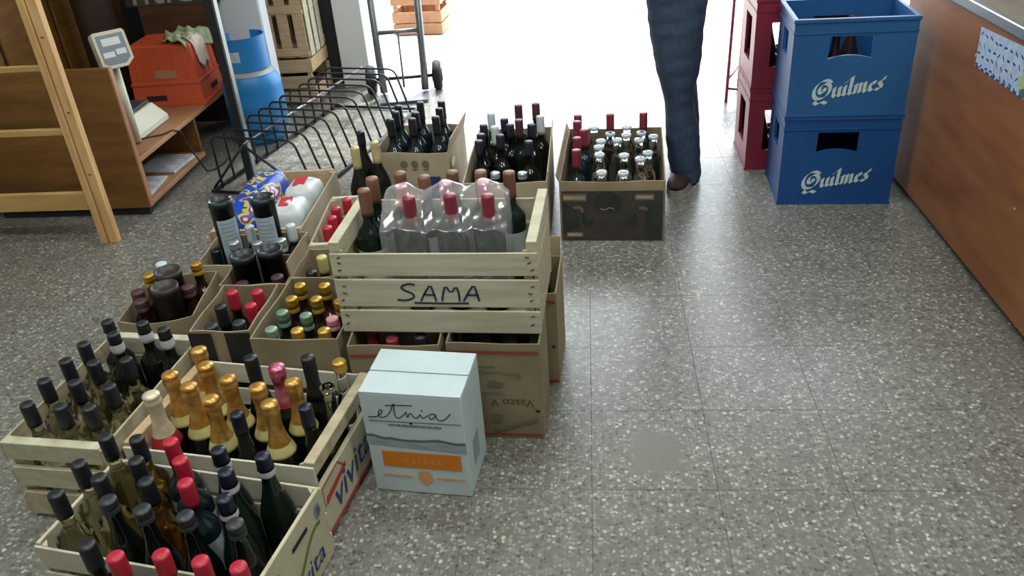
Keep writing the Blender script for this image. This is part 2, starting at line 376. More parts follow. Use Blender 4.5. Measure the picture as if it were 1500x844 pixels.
# ------------------------------------------------------------------ where each bottle stands
BOTTLE_SPOTS = {   # metres on the shop floor: x, y, base height
    'z_black': [(-0.954, 1.029, 0.006)],
    'z_red': [(-0.884, 1.003, 0.006), (-0.799, 1.009, 0.006), (-0.718, 0.995, 0.006), (-0.642, 0.983, 0.006)],
    'a_clear': [(-1.071, 1.327, 0.012), (-1.086, 1.242, 0.012), (-1.086, 1.154, 0.012), (-1.019, 1.201, 0.012), (-0.996, 1.321, 0.012), (-0.964, 1.252, 0.012), (-0.913, 1.191, 0.012)],
    'a_dark': [(-0.971, 1.143, 0.012), (-0.888, 1.119, 0.012), (-0.793, 1.103, 0.012), (-0.686, 1.084, 0.012)],
    'a_red': [(-0.911, 1.306, 0.012), (-0.864, 1.248, 0.012), (-0.824, 1.182, 0.012)],
    'a_navy': [(-0.797, 1.285, 0.012), (-0.755, 1.219, 0.012), (-0.73, 1.146, 0.012), (-0.694, 1.267, 0.012)],
    'b_clear': [(-1.325, 1.442, 0.012), (-1.337, 1.533, 0.012), (-1.329, 1.617, 0.012), (-1.322, 1.691, 0.012), (-1.238, 1.433, 0.012), (-1.254, 1.526, 0.012), (-1.249, 1.607, 0.012), (-1.17, 1.62, 0.012), (-1.157, 1.509, 0.012), (-1.164, 1.429, 0.012)],
    'b_silver': [(-1.311, 1.797, 0.012), (-1.264, 1.737, 0.012), (-1.207, 1.787, 0.012), (-1.134, 1.756, 0.012)],
    'c_gold': [(-0.984, 1.638, 0.012), (-0.939, 1.572, 0.012), (-1.013, 1.536, 0.012), (-0.947, 1.491, 0.012), (-0.863, 1.519, 0.012), (-0.874, 1.441, 0.012), (-0.778, 1.485, 0.012), (-0.7, 1.505, 0.012), (-0.729, 1.423, 0.012)],
    'c_pale': [(-1.023, 1.457, 0.012)],
    'c_pink': [(-0.758, 1.562, 0.012)],
    'c_black': [(-0.829, 1.587, 0.012), (-0.686, 1.585, 0.012)],
    'c_navy': [(-0.804, 1.41, 0.012), (-0.653, 1.434, 0.012)],
    'c_clear': [(-0.623, 1.615, 0.012)],
    'c_open': [(-0.634, 1.538, 0.012)],
    'd_white': [(-1.325, 2.151, 0.006)],
    'd_gold': [(-1.334, 2.08, 0.006), (-1.213, 2.147, 0.006)],
    'd_tube': [(-1.263, 2.069, 0.006), (-1.232, 1.978, 0.006)],
    'd_brown': [(-1.343, 2.016, 0.006), (-1.308, 1.962, 0.006), (-1.199, 2.04, 0.006)],
    'e_red': [(-1.026, 1.962, 0.006), (-0.952, 1.962, 0.006), (-0.945, 1.889, 0.006)],
    'e_black': [(-1.026, 1.876, 0.006)],
    'e_dark': [(-0.954, 1.816, 0.006), (-1.026, 1.801, 0.006)],
    'f_gold': [(-0.837, 1.994, 0.006), (-0.764, 1.991, 0.006), (-0.839, 1.921, 0.006), (-0.767, 1.917, 0.006), (-0.696, 1.902, 0.006), (-0.773, 1.759, 0.006), (-0.7, 1.757, 0.006)],
    'f_green': [(-0.842, 1.849, 0.006), (-0.771, 1.832, 0.006), (-0.845, 1.766, 0.006)],
    'f_pink': [(-0.699, 1.829, 0.006)],
    'g_tube': [(-1.046, 2.123, 0.006), (-0.974, 2.154, 0.006)],
    'g_dark': [(-1.036, 2.054, 0.006), (-0.94, 2.09, 0.006)],
    'h_tube': [(-1.198, 2.373, 0.006), (-1.061, 2.386, 0.006)],
    'h_silver': [(-1.143, 2.283, 0.006), (-1.065, 2.279, 0.006), (-0.991, 2.294, 0.006)],
    'h_white': [(-1.133, 2.398, 0.006), (-0.993, 2.4, 0.006)],
    'h_green': [(-1.224, 2.31, 0.006)],
    'i_red': [(-0.841, 2.559, 0.012), (-0.86, 2.488, 0.012), (-0.854, 2.415, 0.012), (-0.85, 2.342, 0.012)],
    'i2_yellow': [(-0.823, 2.171, 0.006)],
    'i2_dark': [(-0.836, 2.097, 0.006)],
    'j_red': [(-0.58, 1.776, 0.006), (-0.518, 1.735, 0.006)],
    'j_pale': [(-0.446, 1.747, 0.006)],
    'k_dark': [(-0.326, 1.768, 0.006), (-0.255, 1.789, 0.006), (-0.184, 1.769, 0.006)],
    'l_dark': [(-0.14, 2.019, 0.006)],
    'n_brown': [(-0.577, 1.904, 0.312), (-0.573, 1.979, 0.312), (-0.504, 2.009, 0.312), (-0.435, 1.978, 0.312), (-0.364, 2.004, 0.312), (-0.289, 2.001, 0.312), (-0.214, 1.989, 0.312)],
    'n_red': [(-0.451, 1.849, 0.312), (-0.35, 1.857, 0.312), (-0.255, 1.847, 0.312)],
    'n_pink': [(-0.483, 1.92, 0.312), (-0.371, 1.929, 0.312), (-0.274, 1.927, 0.312)],
    'o_dark': [(-0.816, 3.215, 0.006), (-0.725, 3.213, 0.006), (-0.629, 3.226, 0.006), (-0.812, 3.308, 0.006), (-0.724, 3.289, 0.006), (-0.63, 3.329, 0.006), (-0.816, 3.388, 0.006), (-0.727, 3.423, 0.006), (-0.635, 3.422, 0.006)],
    'p_dark': [(-0.431, 3.084, 0.006), (-0.431, 3.011, 0.006), (-0.431, 3.191, 0.006), (-0.354, 3.066, 0.006), (-0.323, 3.184, 0.006), (-0.353, 3.256, 0.006), (-0.238, 2.987, 0.006), (-0.238, 3.176, 0.006)],
    'p_white': [(-0.38, 3.137, 0.006), (-0.411, 3.301, 0.006), (-0.205, 3.242, 0.006)],
    'p_tall': [(-0.296, 3.3, 0.006), (-0.281, 3.118, 0.006), (-0.225, 3.312, 0.006)],
    'p_front': [(-0.255, 2.827, 0.006), (-0.356, 2.835, 0.006)],
    's_red': [(-0.055, 3.322, 0.006), (-0.058, 3.246, 0.006), (-0.029, 3.146, 0.006), (-0.056, 3.059, 0.006), (-0.058, 2.93, 0.006), (0.078, 3.321, 0.006), (0.213, 3.319, 0.006)],
    's_clear': [(0.012, 3.331, 0.006), (0.146, 3.324, 0.006), (0.202, 3.252, 0.006), (0.076, 3.254, 0.006), (0.14, 3.232, 0.006), (0.246, 3.203, 0.006), (0.037, 3.173, 0.006), (0.102, 3.179, 0.006), (0.188, 3.172, 0.006), (0.027, 3.108, 0.006), (0.029, 3.027, 0.006), (0.122, 3.011, 0.006), (0.213, 3.031, 0.006), (0.181, 2.971, 0.006), (0.034, 2.851, 0.006), (0.113, 2.841, 0.006)],
}
BOTTLE_PLACE = {
    'z_black': [''],
    'z_red': ['leftmost such', 'second such from left', 'third such from left', 'rightmost such'],
    'a_clear': ['rightmost such', 'second such from left', 'leftmost such', 'third such from left', 'farthest such', 'middle one', 'nearest such'],
    'a_dark': ['leftmost such', 'second such from left', 'third such from left', 'rightmost such'],
    'a_red': ['leftmost such', 'middle one', 'rightmost such'],
    'a_navy': ['farthest such', 'second nearest such', 'nearest such', 'third nearest such'],
    'b_clear': ['leftmost such', 'second such from left', 'fourth such from left', 'sixth such from left', 'third such from left', 'fifth such from left', 'eighth such from left', 'rightmost such', 'ninth such from left', 'seventh such from left'],
    'b_silver': ['leftmost such', 'second such from left', 'third such from left', 'rightmost such'],
    'c_gold': ['third such from left', 'fourth such from left', 'leftmost such', 'second such from left', 'sixth such from left', 'fifth such from left', 'seventh such from left', 'rightmost such', 'eighth such from left'],
    'c_pale': [''],
    'c_pink': [''],
    'c_black': ['leftmost such', 'rightmost such'],
    'c_navy': ['leftmost such', 'rightmost such'],
    'c_clear': [''],
    'c_open': [''],
    'd_white': [''],
    'd_gold': ['leftmost such', 'rightmost such'],
    'd_tube': ['farthest such', 'nearest such'],
    'd_brown': ['middle one', 'nearest such', 'farthest such'],
    'e_red': ['leftmost such', 'rightmost such', 'middle one'],
    'e_black': [''],
    'e_dark': ['rightmost such', 'leftmost such'],
    'f_gold': ['back row left', 'back row right', 'second row left', 'second row middle', 'second row right', 'front row left', 'front row right'],
    'f_green': ['middle one', 'rightmost such', 'leftmost such'],
    'f_pink': [''],
    'g_tube': ['leftmost such', 'rightmost such'],
    'g_dark': ['leftmost such', 'rightmost such'],
    'h_tube': ['leftmost such', 'rightmost such'],
    'h_silver': ['leftmost such', 'middle one', 'rightmost such'],
    'h_white': ['leftmost such', 'rightmost such'],
    'h_green': [''],
    'i_red': ['farthest such', 'third nearest such', 'second nearest such', 'nearest such'],
    'i2_yellow': [''],
    'i2_dark': [''],
    'j_red': ['leftmost such', 'rightmost such'],
    'j_pale': [''],
    'k_dark': ['leftmost such', 'middle one', 'rightmost such'],
    'l_dark': [''],
    'n_brown': ['leftmost such', 'second such from left', 'third such from left', 'fourth such from left', 'fifth such from left', 'sixth such from left', 'rightmost such'],
    'n_red': ['leftmost such', 'middle one', 'rightmost such'],
    'n_pink': ['leftmost such', 'middle one', 'rightmost such'],
    'o_dark': ['front row left', 'front row middle', 'front row right', 'second row left', 'second row middle', 'second row right', 'back row left', 'back row middle', 'back row right'],
    'p_dark': ['second row left', 'front row left', 'third row left', 'second row right', 'third row middle', 'back row', 'front row right', 'third row right'],
    'p_white': ['front row', 'back row left', 'back row right'],
    'p_tall': ['back row left', 'front row', 'back row right'],
    'p_front': ['rightmost such', 'leftmost such'],
    's_red': ['back row left', 'fourth row', 'third row', 'second row', 'front row', 'back row middle', 'back row right'],
    's_clear': ['back row left', 'back row right', 'sixth row third from left', 'sixth row left', 'sixth row second from left', 'sixth row right', 'fifth row left', 'fifth row middle', 'fifth row right', 'fourth row', 'third row left', 'third row middle', 'third row right', 'second row', 'front row left', 'front row right'],
}

# ------------------------------------------------------------------ the setting
floor = struct('floor', MB().box(-3.05, 2.7, -2.3, 5.1, -.10, -.0015), 'mountain_dark', 'grey terrazzo tile floor of the shop')
TS = .30; TX = -.015; TY = 1.795
tile_me = MB().cbox(-.1496, .1496, -.1496, .1496, -.015, 0, .0005).mesh('tile', 'terrazzo')
rest = MB()
for i in range(-11, 10):
    for j in range(-14, 12):
        x = TX + (i + .5) * TS; y = TY + (j + .5) * TS
        if y > 5.0 or x < -3.0 or x > 2.6 or y < -2.2: continue
        if -2.45 < x < 1.5 and y > .88: link('tile', tile_me, floor, (x, y, 0))
        else: rest.box(x - .1496, x + .1496, y - .1496, y + .1496, -.015, 0)
o = obj('tile_field', rest, 'terrazzo', floor); o['kind'] = 'stuff'
struct('sidewalk', MB().box(-30, 30, 5.1, 45, -.12, -.004), 'sidewalk', 'sunlit pale pavement outside the shop door')
struct('ceiling', MB().box(-3.05, 2.7, -2.3, 5.2, CEIL, CEIL + .1), 'ceiling_paint')
struct('wall_left', MB().box(-3.05, -2.95, -2.3, 5.2, 0, CEIL), 'wall_paint')
struct('wall_right', MB().box(2.6, 2.7, -2.3, 5.2, 0, CEIL), 'wall_paint')
struct('wall_back', MB().box(-2.95, 2.6, -2.3, -2.2, 0, CEIL), 'wall_paint')
struct('wall_front', MB().box(-2.95, -1.50, 5.0, 5.15, 0, CEIL).box(2.0, 2.6, 5.0, 5.15, 0, CEIL).box(-1.5, 2.0, 5.0, 5.15, 2.62, CEIL), 'wall_dark')
struct('trim_1', MB().cbox(-1.50, -1.33, 4.93, 5.17, 0, 2.62, .004), 'wall_white', 'white painted door jamb at the bright shop entrance')
for (lx, ly), wh in zip(LAMPS, ('above the camera', 'nearest the entrance', 'above the counter', 'on the left side')):
    t = thing('ceiling_lamp', 'white fluorescent tube fitting on the shop ceiling ' + wh, 'lamp', (lx, ly, CEIL), 0, 'fluorescent ceiling lamps')
    obj('housing', MB().cbox(-.65, .65, -.16, .16, -.06, 0, .006), 'lamp_white', t)
    for s in (-1, 1):
        obj('tube', MB().tube([(-.6, s * .08, -.085), (.6, s * .08, -.085)], .013, 10), 'tube_glow', t)

# ------------------------------------------------------------------ counter on the right
t = thing('shop_counter', 'long brown wood veneer shop counter with metal top edge', 'counter', (1.22, 1.35, 0))
obj('body', MB().cbox(0, .6, -2.05, 2.05, .03, .775, .002), 'counter_veneer', t)
obj('plinth', MB().box(.03, .57, -2.02, 2.02, 0, .03), 'print_black', t)
obj('edge_strip', MB().cbox(-.012, .012, -2.06, 2.06, .775, .808, .003), 'alu', t)
obj('top', MB().cbox(.012, .62, -2.06, 2.06, .775, .805, .002), 'counter_top', t)
sc = MB().lathe([(0, 0), (.006, 0), (.005, .002), (0, .003)], 10, Matrix.Rotation(-math.pi / 2, 4, 'Y'))
for y, z in ((1.40, .655), (.95, .33)):
    obj('screw_cap', sc, 'alu', t, (0, y, z))
# sticker on its front
s = thing('sticker', 'pale blue sticker with dark lettering rows on brown counter front', 'sticker', (1.2195, 2.50, .60))
sv = [(x, y, z) for x in (0, -.0008) for y, z in ((.24, .025), (-.22, .025), (-.22, .165), (.255, .145))]
obj('sheet', MB().add(sv, [(0, 1, 2, 3), (7, 6, 5, 4), (0, 4, 5, 1), (1, 5, 6, 2), (2, 6, 7, 3), (3, 7, 4, 0)]), 'sticker_blue', s)
pr = MB()
rnd = random.Random(3)
for r in range(4):
    for k in range(13):
        y = .235 - k * .034 + rnd.uniform(-.004, .004); z = .035 + r * .031 + rnd.uniform(-.004, .004); a = rnd.uniform(-.8, .9)
        dy, dz = .009 * math.cos(a), .009 * math.sin(a); q = .0032
        pr.add([(-.0012, y + dy, z + dz - q), (-.0012, y - dy, z - dz - q), (-.0012, y - dy, z - dz + q), (-.0012, y + dy, z + dz + q)], [(0, 1, 2, 3)])
for k in range(12):
    y = .238 - k * .038
    pr.add([(-.0011, y, .025), (-.0011, y - .024, .025), (-.0011, y - .026, .031), (-.0011, y - .004, .033)], [(0, 1, 2, 3)])
obj('lettering', pr, 'sticker_navy', s)
obj('picture', MB().lathe([(.034, -.0014), (0, -.0016)], 18, Matrix.Translation((0, -.10, .062)) @ Matrix.Rotation(math.pi / 2, 4, 'Y')), 'sticker_green', s)
obj('picture', MB().lathe([(.020, -.0018), (0, -.0020)], 16, Matrix.Translation((0, -.075, .068)) @ Matrix.Rotation(math.pi / 2, 4, 'Y')), 'lime_print', s)

# ------------------------------------------------------------------ plastic beer crates
def wall_hole(mb, w, h, t, hole, M, arch=0):
    # wall in local x (0..w), z (0..h), thickness t along y, with a window (x0, x1, z0, z1)
    x0, x1, z0, z1 = hole
    mb.box(0, x0, 0, t, 0, h, M).box(x1, w, 0, t, 0, h, M).box(x0, x1, 0, t, z1, h, M)
    n = 10 if arch else 1
    for i in range(n):
        a = x0 + (x1 - x0) * i / n; b = x0 + (x1 - x0) * (i + 1) / n
        fa = arch * math.sin(math.pi * i / n); fb = arch * math.sin(math.pi * (i + 1) / n)
        mb.add([(a, 0, 0), (b, 0, 0), (b, t, 0), (a, t, 0), (a, 0, z0 + fa), (b, 0, z0 + fb), (b, t, z0 + fb), (a, t, z0 + fa)],
               [(3, 2, 1, 0), (4, 5, 6, 7), (0, 1, 5, 4), (2, 3, 7, 6)], M)
QUILMES = [ # broad-nib strokes of the name, x-height 1
    (0, [[(1.75, 1.55), (1.3, 1.95), (.6, 1.9), (.15, 1.4), (.05, .8), (.3, .2), (.9, 0), (1.5, .2), (1.8, .8), (1.7, 1.3), (1.3, 1.6), (.85, 1.5), (.6, 1.1), (.7, .7), (1.05, .6), (1.25, .85), (1.1, 1.1)], [(.7, .15), (.35, -.25), (.7, -.5), (1.2, -.3), (1.7, -.55)]]),
    (2.2, [[(-.15, .85), (.05, 1), (.05, .2), (.25, 0), (.6, .25)], [(.62, 1), (.62, .15), (.8, 0), (.92, .12)]]),
    (3.3, [[(-.15, .85), (.05, 1), (.05, .15), (.22, 0), (.36, .12)], [(.02, 1.3), (.12, 1.42)]]),
    (3.85, [[(-.12, 1.65), (.08, 1.85), (.08, .15), (.25, 0), (.4, .12)]]),
    (4.45, [[(-.12, .85), (.05, 1), (.05, 0)], [(.07, .75), (.4, 1), (.52, .88), (.52, 0)], [(.54, .75), (.87, 1), (1.0, .88), (1.0, .15), (1.15, 0), (1.3, .12)]]),
    (5.95, [[(.05, .45), (.5, .7), (.4, .98), (.15, .9), (.03, .6), (.05, .2), (.28, 0), (.6, .2)]]),
    (6.75, [[(.55, .92), (.3, 1.02), (.1, .8), (.45, .4), (.42, .1), (.15, 0), (-.08, .15)], [(.5, .95), (.62, 1.25)]])]
def beer_crate(label, material, loc, rz, lettered, group, W=.42, D=.33, H=.357):
    t = thing('beer_crate', label, 'crate', loc, rz, group)
    mb = MB(); tk = .012
    F = Matrix.Translation((-W / 2, -D / 2, 0)); Bk = Matrix.Translation((-W / 2, D / 2 - tk, 0))
    hole = (.125, .275, .215, .295) if lettered else (.065, .355, .085, .265)
    wall_hole(mb, W, H, tk, hole, F, .012); wall_hole(mb, W, H, tk, hole, Bk, .012)
    for s in (-1, 1):
        S = Matrix.Translation((s * (W / 2) - (tk if s > 0 else 0), -D / 2 + tk, 0)) @ Matrix(((0, 1, 0, 0), (1, 0, 0, 0), (0, 0, 1, 0), (0, 0, 0, 1)))
        if lettered: wall_hole(mb, D - 2 * tk, H, tk, (.10, .205, .20, .29), S)
        else: wall_hole(mb, D - 2 * tk, H, tk, (.08, .225, .09, .27), S)
    mb.box(-W / 2 + tk, W / 2 - tk, -D / 2 + tk, D / 2 - tk, .004, .014)
    obj('shell', mb, material, t)
    for rn_, z0, z1, e in (('rim', H - .012, H - .001, .004), ('ridge', H - .052, H - .047, .003), ('base_lip', .001, .010, .003)):
        rim = MB(); rim.box(-W / 2 - e, W / 2 + e, -D / 2 - e, -D / 2 + .0005, z0, z1).box(-W / 2 - e, W / 2 + e, D / 2 - .0005, D / 2 + e, z0, z1)
        rim.box(-W / 2 - e, -W / 2 + .0005, -D / 2, D / 2, z0, z1).box(W / 2 - .0005, W / 2 + e, -D / 2, D / 2, z0, z1)
        obj(rn_, rim, material, t)
    dv = MB()
    for k in (1, 2, 3): dv.box(-W / 2 + tk + k * .099 - .002, -W / 2 + tk + k * .099 + .002, -D / 2 + tk, D / 2 - tk, .014, .11)
    for k in (1, 2): dv.box(-W / 2 + tk, W / 2 - tk, -D / 2 + tk + k * .102 - .002, -D / 2 + tk + k * .102 + .002, .014, .11)
    obj('divider', dv, material, t)
    if lettered:
        p = Print('front', W, D); sc_ = .0335; a0 = math.radians(9); sh = .28
        for ox, strokes in QUILMES:
            for st in strokes:
                pts = []
                q = st
                if len(st) > 6:
                    q = [st[0]]
                    for a, b in zip(st, st[1:]): q += [(a[0] * .75 + b[0] * .25, a[1] * .75 + b[1] * .25), (a[0] * .25 + b[0] * .75, a[1] * .25 + b[1] * .75)]
                    q.append(st[-1])
                for x, y in q:
                    X = (ox + x) + y * sh; Y = y * 1.05
                    pts.append((.085 + sc_ * (X * math.cos(a0) - Y * math.sin(a0)), .062 + sc_ * (X * math.sin(a0) + Y * math.cos(a0))))
                p.nib(pts, .0155, math.radians(38))
        o = p.done('lettering', 'beer_letter', t); o['label'] = 'pale ornate lettering reading Quilmes'
    return t
BC = (.945, 3.235)
g = None
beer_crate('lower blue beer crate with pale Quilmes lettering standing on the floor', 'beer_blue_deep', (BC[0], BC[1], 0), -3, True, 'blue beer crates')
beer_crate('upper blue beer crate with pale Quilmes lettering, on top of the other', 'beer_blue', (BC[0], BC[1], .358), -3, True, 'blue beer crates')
beer_crate('lower dark red beer crate behind the blue crates', 'beer_red', (.872, 3.605, 0), -1, False, 'red beer crates')
beer_crate('upper dark red beer crate stacked behind the blue crates', 'beer_red', (.872, 3.605, .358), -1, False, 'red beer crates')

# ------------------------------------------------------------------ bottles
def shoulder(r, hs, rn, hn, n=8):
    return [(rn + (r - rn) * (0.5 + 0.5 * math.cos(math.pi * (i / n) ** .85)), hs + (hn - hs) * i / n) for i in range(n + 1)]
SHAPE = dict(bordeaux=(.60, .74, .0142), slope=(.45, .84, .0145), champagne=(.48, .80, .0150), rhine=(.42, .80, .0140), spirit=(.66, .78, .0135), short=(.62, .80, .0160))
BM = {}
def bottle_meshes(shape, r, H, glass, cap, cmat, cl, label, band):
    key = (shape, r, H, glass, cap, cmat, cl, label, band)
    if key in BM: return BM[key]
    parts = []
    if shape == 'tube':
        parts.append(('canister', MB().lathe([(0, 0), (r, 0), (r, H - .022), (r + .0015, H - .022), (r + .0015, H), (r - .003, H), (r - .005, H - .012), (0, H - .012)], 28).mesh('canister', glass)))
        if cap == 'studs':
            for s in (-1, 1):
                parts.append(('stud', MB().lathe([(0, -.006), (.005, -.004), (.006, 0), (.005, .004), (0, .006)], 10, Matrix.Translation((s * r * .92, 0, H - .004))).mesh('stud', 'silver_cap')))
    else:
        a, b, rn = SHAPE[shape]; hs, hn = a * H, b * H
        top = H - .002 if cap != 'open' else H
        prof = [(0, .004), (r * .7, .001), (r * .93, 0), (r, .006)] + shoulder(r, hs, rn, hn) + [(rn, top - .012), (rn + .0016, top - .011), (rn + .0016, top - .004), (rn - .001, top), (0, top)]
        parts.append(('glass_body', MB().lathe(prof, 22).mesh('glass_body', glass)))
        R = rn + .0022
        def nr(z):
            if z >= hn: return rn
            if z <= hs: return r
            u = (z - hs) / (hn - hs)
            return rn + (r - rn) * (.5 + .5 * math.cos(math.pi * u ** .85))
        if cap == 'long':
            n = 5; pf = [(nr(H - cl + cl * i / n) + .0012 if H - cl + cl * i / n < hn else R, H - cl + cl * i / n) for i in range(n)]
            pf = [(pf[0][0] - .0008, pf[0][1])] + pf + [(R, H - .003), (R - .0012, H + .0005), (0, H + .0005)]
            parts.append(('capsule', MB().lathe(pf, 18).mesh('capsule', cmat)))
        elif cap == 'screw':
            R2 = rn + .0034
            pf = [(R2, H - cl), (R2, H - cl + .010), (R2 - .0014, H - cl + .011), (R2 - .0014, H - cl + .014), (R2, H - cl + .015), (R2, H - .012), (R2 - .0006, H - .010), (R2, H - .008), (R2, H - .002), (R2 - .0015, H + .0008), (0, H + .0008)]
            parts.append(('screw_cap', MB().lathe(pf, 18).mesh('screw_cap', cmat)))
        elif cap == 'foil':
            zf = H - cl
            pf = [(nr(zf) + .0015, zf)] + [(nr(zf + cl * i / 8) + .002, zf + cl * i / 8) for i in range(1, 6)]
            pf += [(rn + .0035, H - .040), (rn + .0022, H - .034), (rn + .0055, H - .026), (rn + .0055, H - .016), (rn + .003, H - .012), (rn + .0052, H - .006), (rn + .0045, H - .001), (rn * .6, H + .003), (0, H + .004)]
            pf.sort(key=lambda q: q[1])
            parts.append(('foil', MB().lathe(pf, 20).mesh('foil', cmat)))
        elif cap == 'open':
            parts.append(('lip', MB().lathe([(rn + .001, H - .014), (rn + .004, H - .012), (rn + .004, H - .002), (rn + .002, H), (rn * .6, H), (rn * .6, H - .01)], 16).mesh('lip', cmat)))
        if band:
            bm_, z0, z1 = band
            pf = [(nr(z0) + .0016, z0), (nr(z0) + .0021, z0 + .0003)] + [(max(nr(z0 + (z1 - z0) * i / 4), R if z0 > H - .10 else 0) + .0021, z0 + (z1 - z0) * i / 4) for i in (1, 2, 3, 4)]
            parts.append(('neck_band', MB().lathe(pf, 20).mesh('neck_band', bm_)))
        if label:
            lm, z0, z1 = label
            mb = MB()
            mb.grid(lambda u, v: ((r + .0007) * math.cos(-math.pi / 2 + (u - .5) * 4.2), (r + .0007) * math.sin(-math.pi / 2 + (u - .5) * 4.2), z0 + (z1 - z0) * v), 16, 1)
            parts.append(('paper_label', mb.mesh('paper_label', lm)))
    BM[key] = parts
    return parts
rb = random.Random(11)
def bottles(spots, name, label, group, shape, r, H, glass, cap='long', cmat='capsule_black', cl=.06, paper=None, band=None, cat='bottle', spin=.35, place=None):
    for n, (x, y, z) in enumerate(spots):
        t = thing(name, label + (', ' + place[n] if place and place[n] else ''), cat, (x, y, z), math.degrees(rb.uniform(-spin, spin)), group if len(spots) > 1 else None)
        for pn, me in bottle_meshes(shape, r, H, glass, cap, cmat, cl, paper, band): link(pn, me, t)
S = BOTTLE_SPOTS; PLACE = BOTTLE_PLACE
PW = ('paper_white', .06, .15)
bottles(S['z_black'], 'wine_bottle', 'black-capped bottle beside the red caps along bottom edge of picture', None, 'bordeaux', .0365, .30, 'dark_glass', place=PLACE['z_black'])
bottles(S['z_red'], 'wine_bottle', 'red-capped wine bottle at the very front, before the swoosh crate', 'red caps in the foremost box', 'bordeaux', .0365, .30, 'dark_glass', cmat='capsule_red', cl=.055, place=PLACE['z_red'])
bottles(S['a_clear'][:4], 'wine_bottle', 'black-capped clear bottle of pale wine in swoosh crate', 'clear bottles in the swoosh crate', 'bordeaux', .037, .30, 'clear_wine_glass', place=PLACE['a_clear'][:4])
bottles(S['a_clear'][4:], 'wine_bottle', 'black-capped bottle of amber wine in swoosh crate', 'amber bottles in the swoosh crate', 'bordeaux', .037, .30, 'amber_wine_glass', place=PLACE['a_clear'][4:])
bottles(S['a_dark'], 'wine_bottle', 'dark bottle with flat grey top low in swoosh crate', 'dark bottles in the swoosh crate', 'slope', .037, .295, 'dark_glass', 'screw', 'capsule_darkgrey', .03, place=PLACE['a_dark'])
bottles(S['a_red'], 'wine_bottle', 'red screw-capped dark bottle standing inside the swoosh crate', 'red caps in the swoosh crate', 'bordeaux', .037, .305, 'bluish_glass', 'long', 'capsule_red', .06, paper=('paper_grey', .07, .16), place=PLACE['a_red'])
bottles(S['a_navy'], 'wine_bottle', 'bottle with navy cap and white neck band in swoosh crate', 'navy caps in the swoosh crate', 'slope', .038, .30, 'green_glass', 'long', 'capsule_navy', .034, band=('neck_white', .248, .266), place=PLACE['a_navy'])
bottles(S['b_clear'], 'wine_bottle', 'clear bottle with long black cap in the left slatted crate', 'black caps in the left slatted crate', 'bordeaux', .036, .30, 'clear_wine_glass', place=PLACE['b_clear'])
bottles(S['b_silver'], 'wine_bottle', 'dark bottle with silver neck band in left slatted crate', 'silver neck bands in the left slatted crate', 'bordeaux', .037, .30, 'dark_glass', 'long', 'capsule_black', .028, band=('neck_white', .243, .272), place=PLACE['b_silver'])
bottles(S['c_gold'], 'sparkling_wine_bottle', 'gold-foiled sparkling wine with yellow collar in champagne crate', 'gold foiled bottles', 'champagne', .039, .315, 'dark_glass', 'foil', 'gold_foil', .115, band=('neck_yellow', .176, .202), place=PLACE['c_gold'])
bottles(S['c_pale'], 'sparkling_wine_bottle', 'sparkling wine with pale cream foil and red collar among gold ones', None, 'champagne', .039, .315, 'dark_glass', 'foil', 'pale_foil', .115, band=('neck_red', .172, .202), place=PLACE['c_pale'])
bottles(S['c_pink'], 'sparkling_wine_bottle', 'sparkling wine with shiny pink foil top behind the gold foils', None, 'champagne', .039, .315, 'dark_glass', 'foil', 'pink_foil', .11, place=PLACE['c_pink'])
bottles(S['c_black'], 'wine_bottle', 'tall all-black bottle standing among the gold foils', 'tall black bottles', 'champagne', .035, .325, 'dark_glass', 'long', 'capsule_black', .12, place=PLACE['c_black'])
bottles(S['c_navy'], 'wine_bottle', 'dark bottle with navy-black cap in front of the gold foils', 'navy-black caps among gold foils', 'rhine', .036, .295, 'dark_glass', 'long', 'capsule_navy', .055, place=PLACE['c_navy'])
bottles(S['c_clear'], 'spirit_bottle', 'slim clear bottle with orange-gold cap by the white carton', None, 'rhine', .033, .29, 'clear_glass', 'screw', 'gold_cap', .026, place=PLACE['c_clear'])
bottles(S['c_open'], 'spirit_bottle', 'slim clear bottle with a glass neck ring beside the orange-gold cap', None, 'rhine', .033, .275, 'clear_wine_glass', 'open', 'clear_glass', .02, place=PLACE['c_open'])
bottles(S['d_white'], 'spirit_bottle', 'bottle with a white cap at the back of the leftmost carton', None, 'spirit', .03, .29, 'dark_glass', 'screw', 'capsule_white', .035, place=PLACE['d_white'])
bottles(S['d_gold'], 'spirit_bottle', 'bottle with gold screw cap in the leftmost carton', 'gold caps in the leftmost carton', 'spirit', .032, .29, 'brown_glass', 'screw', 'gold_cap', .036, place=PLACE['d_gold'])
bottles(S['d_tube'], 'gift_tube', 'round dark gift canister standing in the leftmost carton', 'gift canisters in the leftmost carton', 'tube', .038, .31, 'tube_brown', cat='canister', place=PLACE['d_tube'])
bottles(S['d_brown'], 'spirit_bottle', 'small brown bottle with dark cap in the leftmost carton', 'brown bottles in the leftmost carton', 'short', .031, .27, 'brown_glass', 'screw', 'capsule_brown_dark', .03, paper=('paper_grey', .08, .15), place=PLACE['d_brown'])
bottles(S['e_red'], 'wine_bottle', 'red-capped bottle in the narrow dark-printed carton', 'red caps in the narrow carton', 'bordeaux', .036, .295, 'dark_glass', 'long', 'capsule_red', .058, place=PLACE['e_red'])
bottles(S['e_black'], 'wine_bottle', 'long black-capped bottle in the narrow carton beside red caps', None, 'bordeaux', .036, .30, 'dark_glass', 'long', 'capsule_black', .065, place=PLACE['e_black'])
bottles(S['e_dark'], 'wine_bottle', 'dark bottle with grey flat top in the narrow carton', 'dark tops in the narrow carton', 'slope', .036, .285, 'dark_glass', 'screw', 'capsule_darkgrey', .03, place=PLACE['e_dark'])
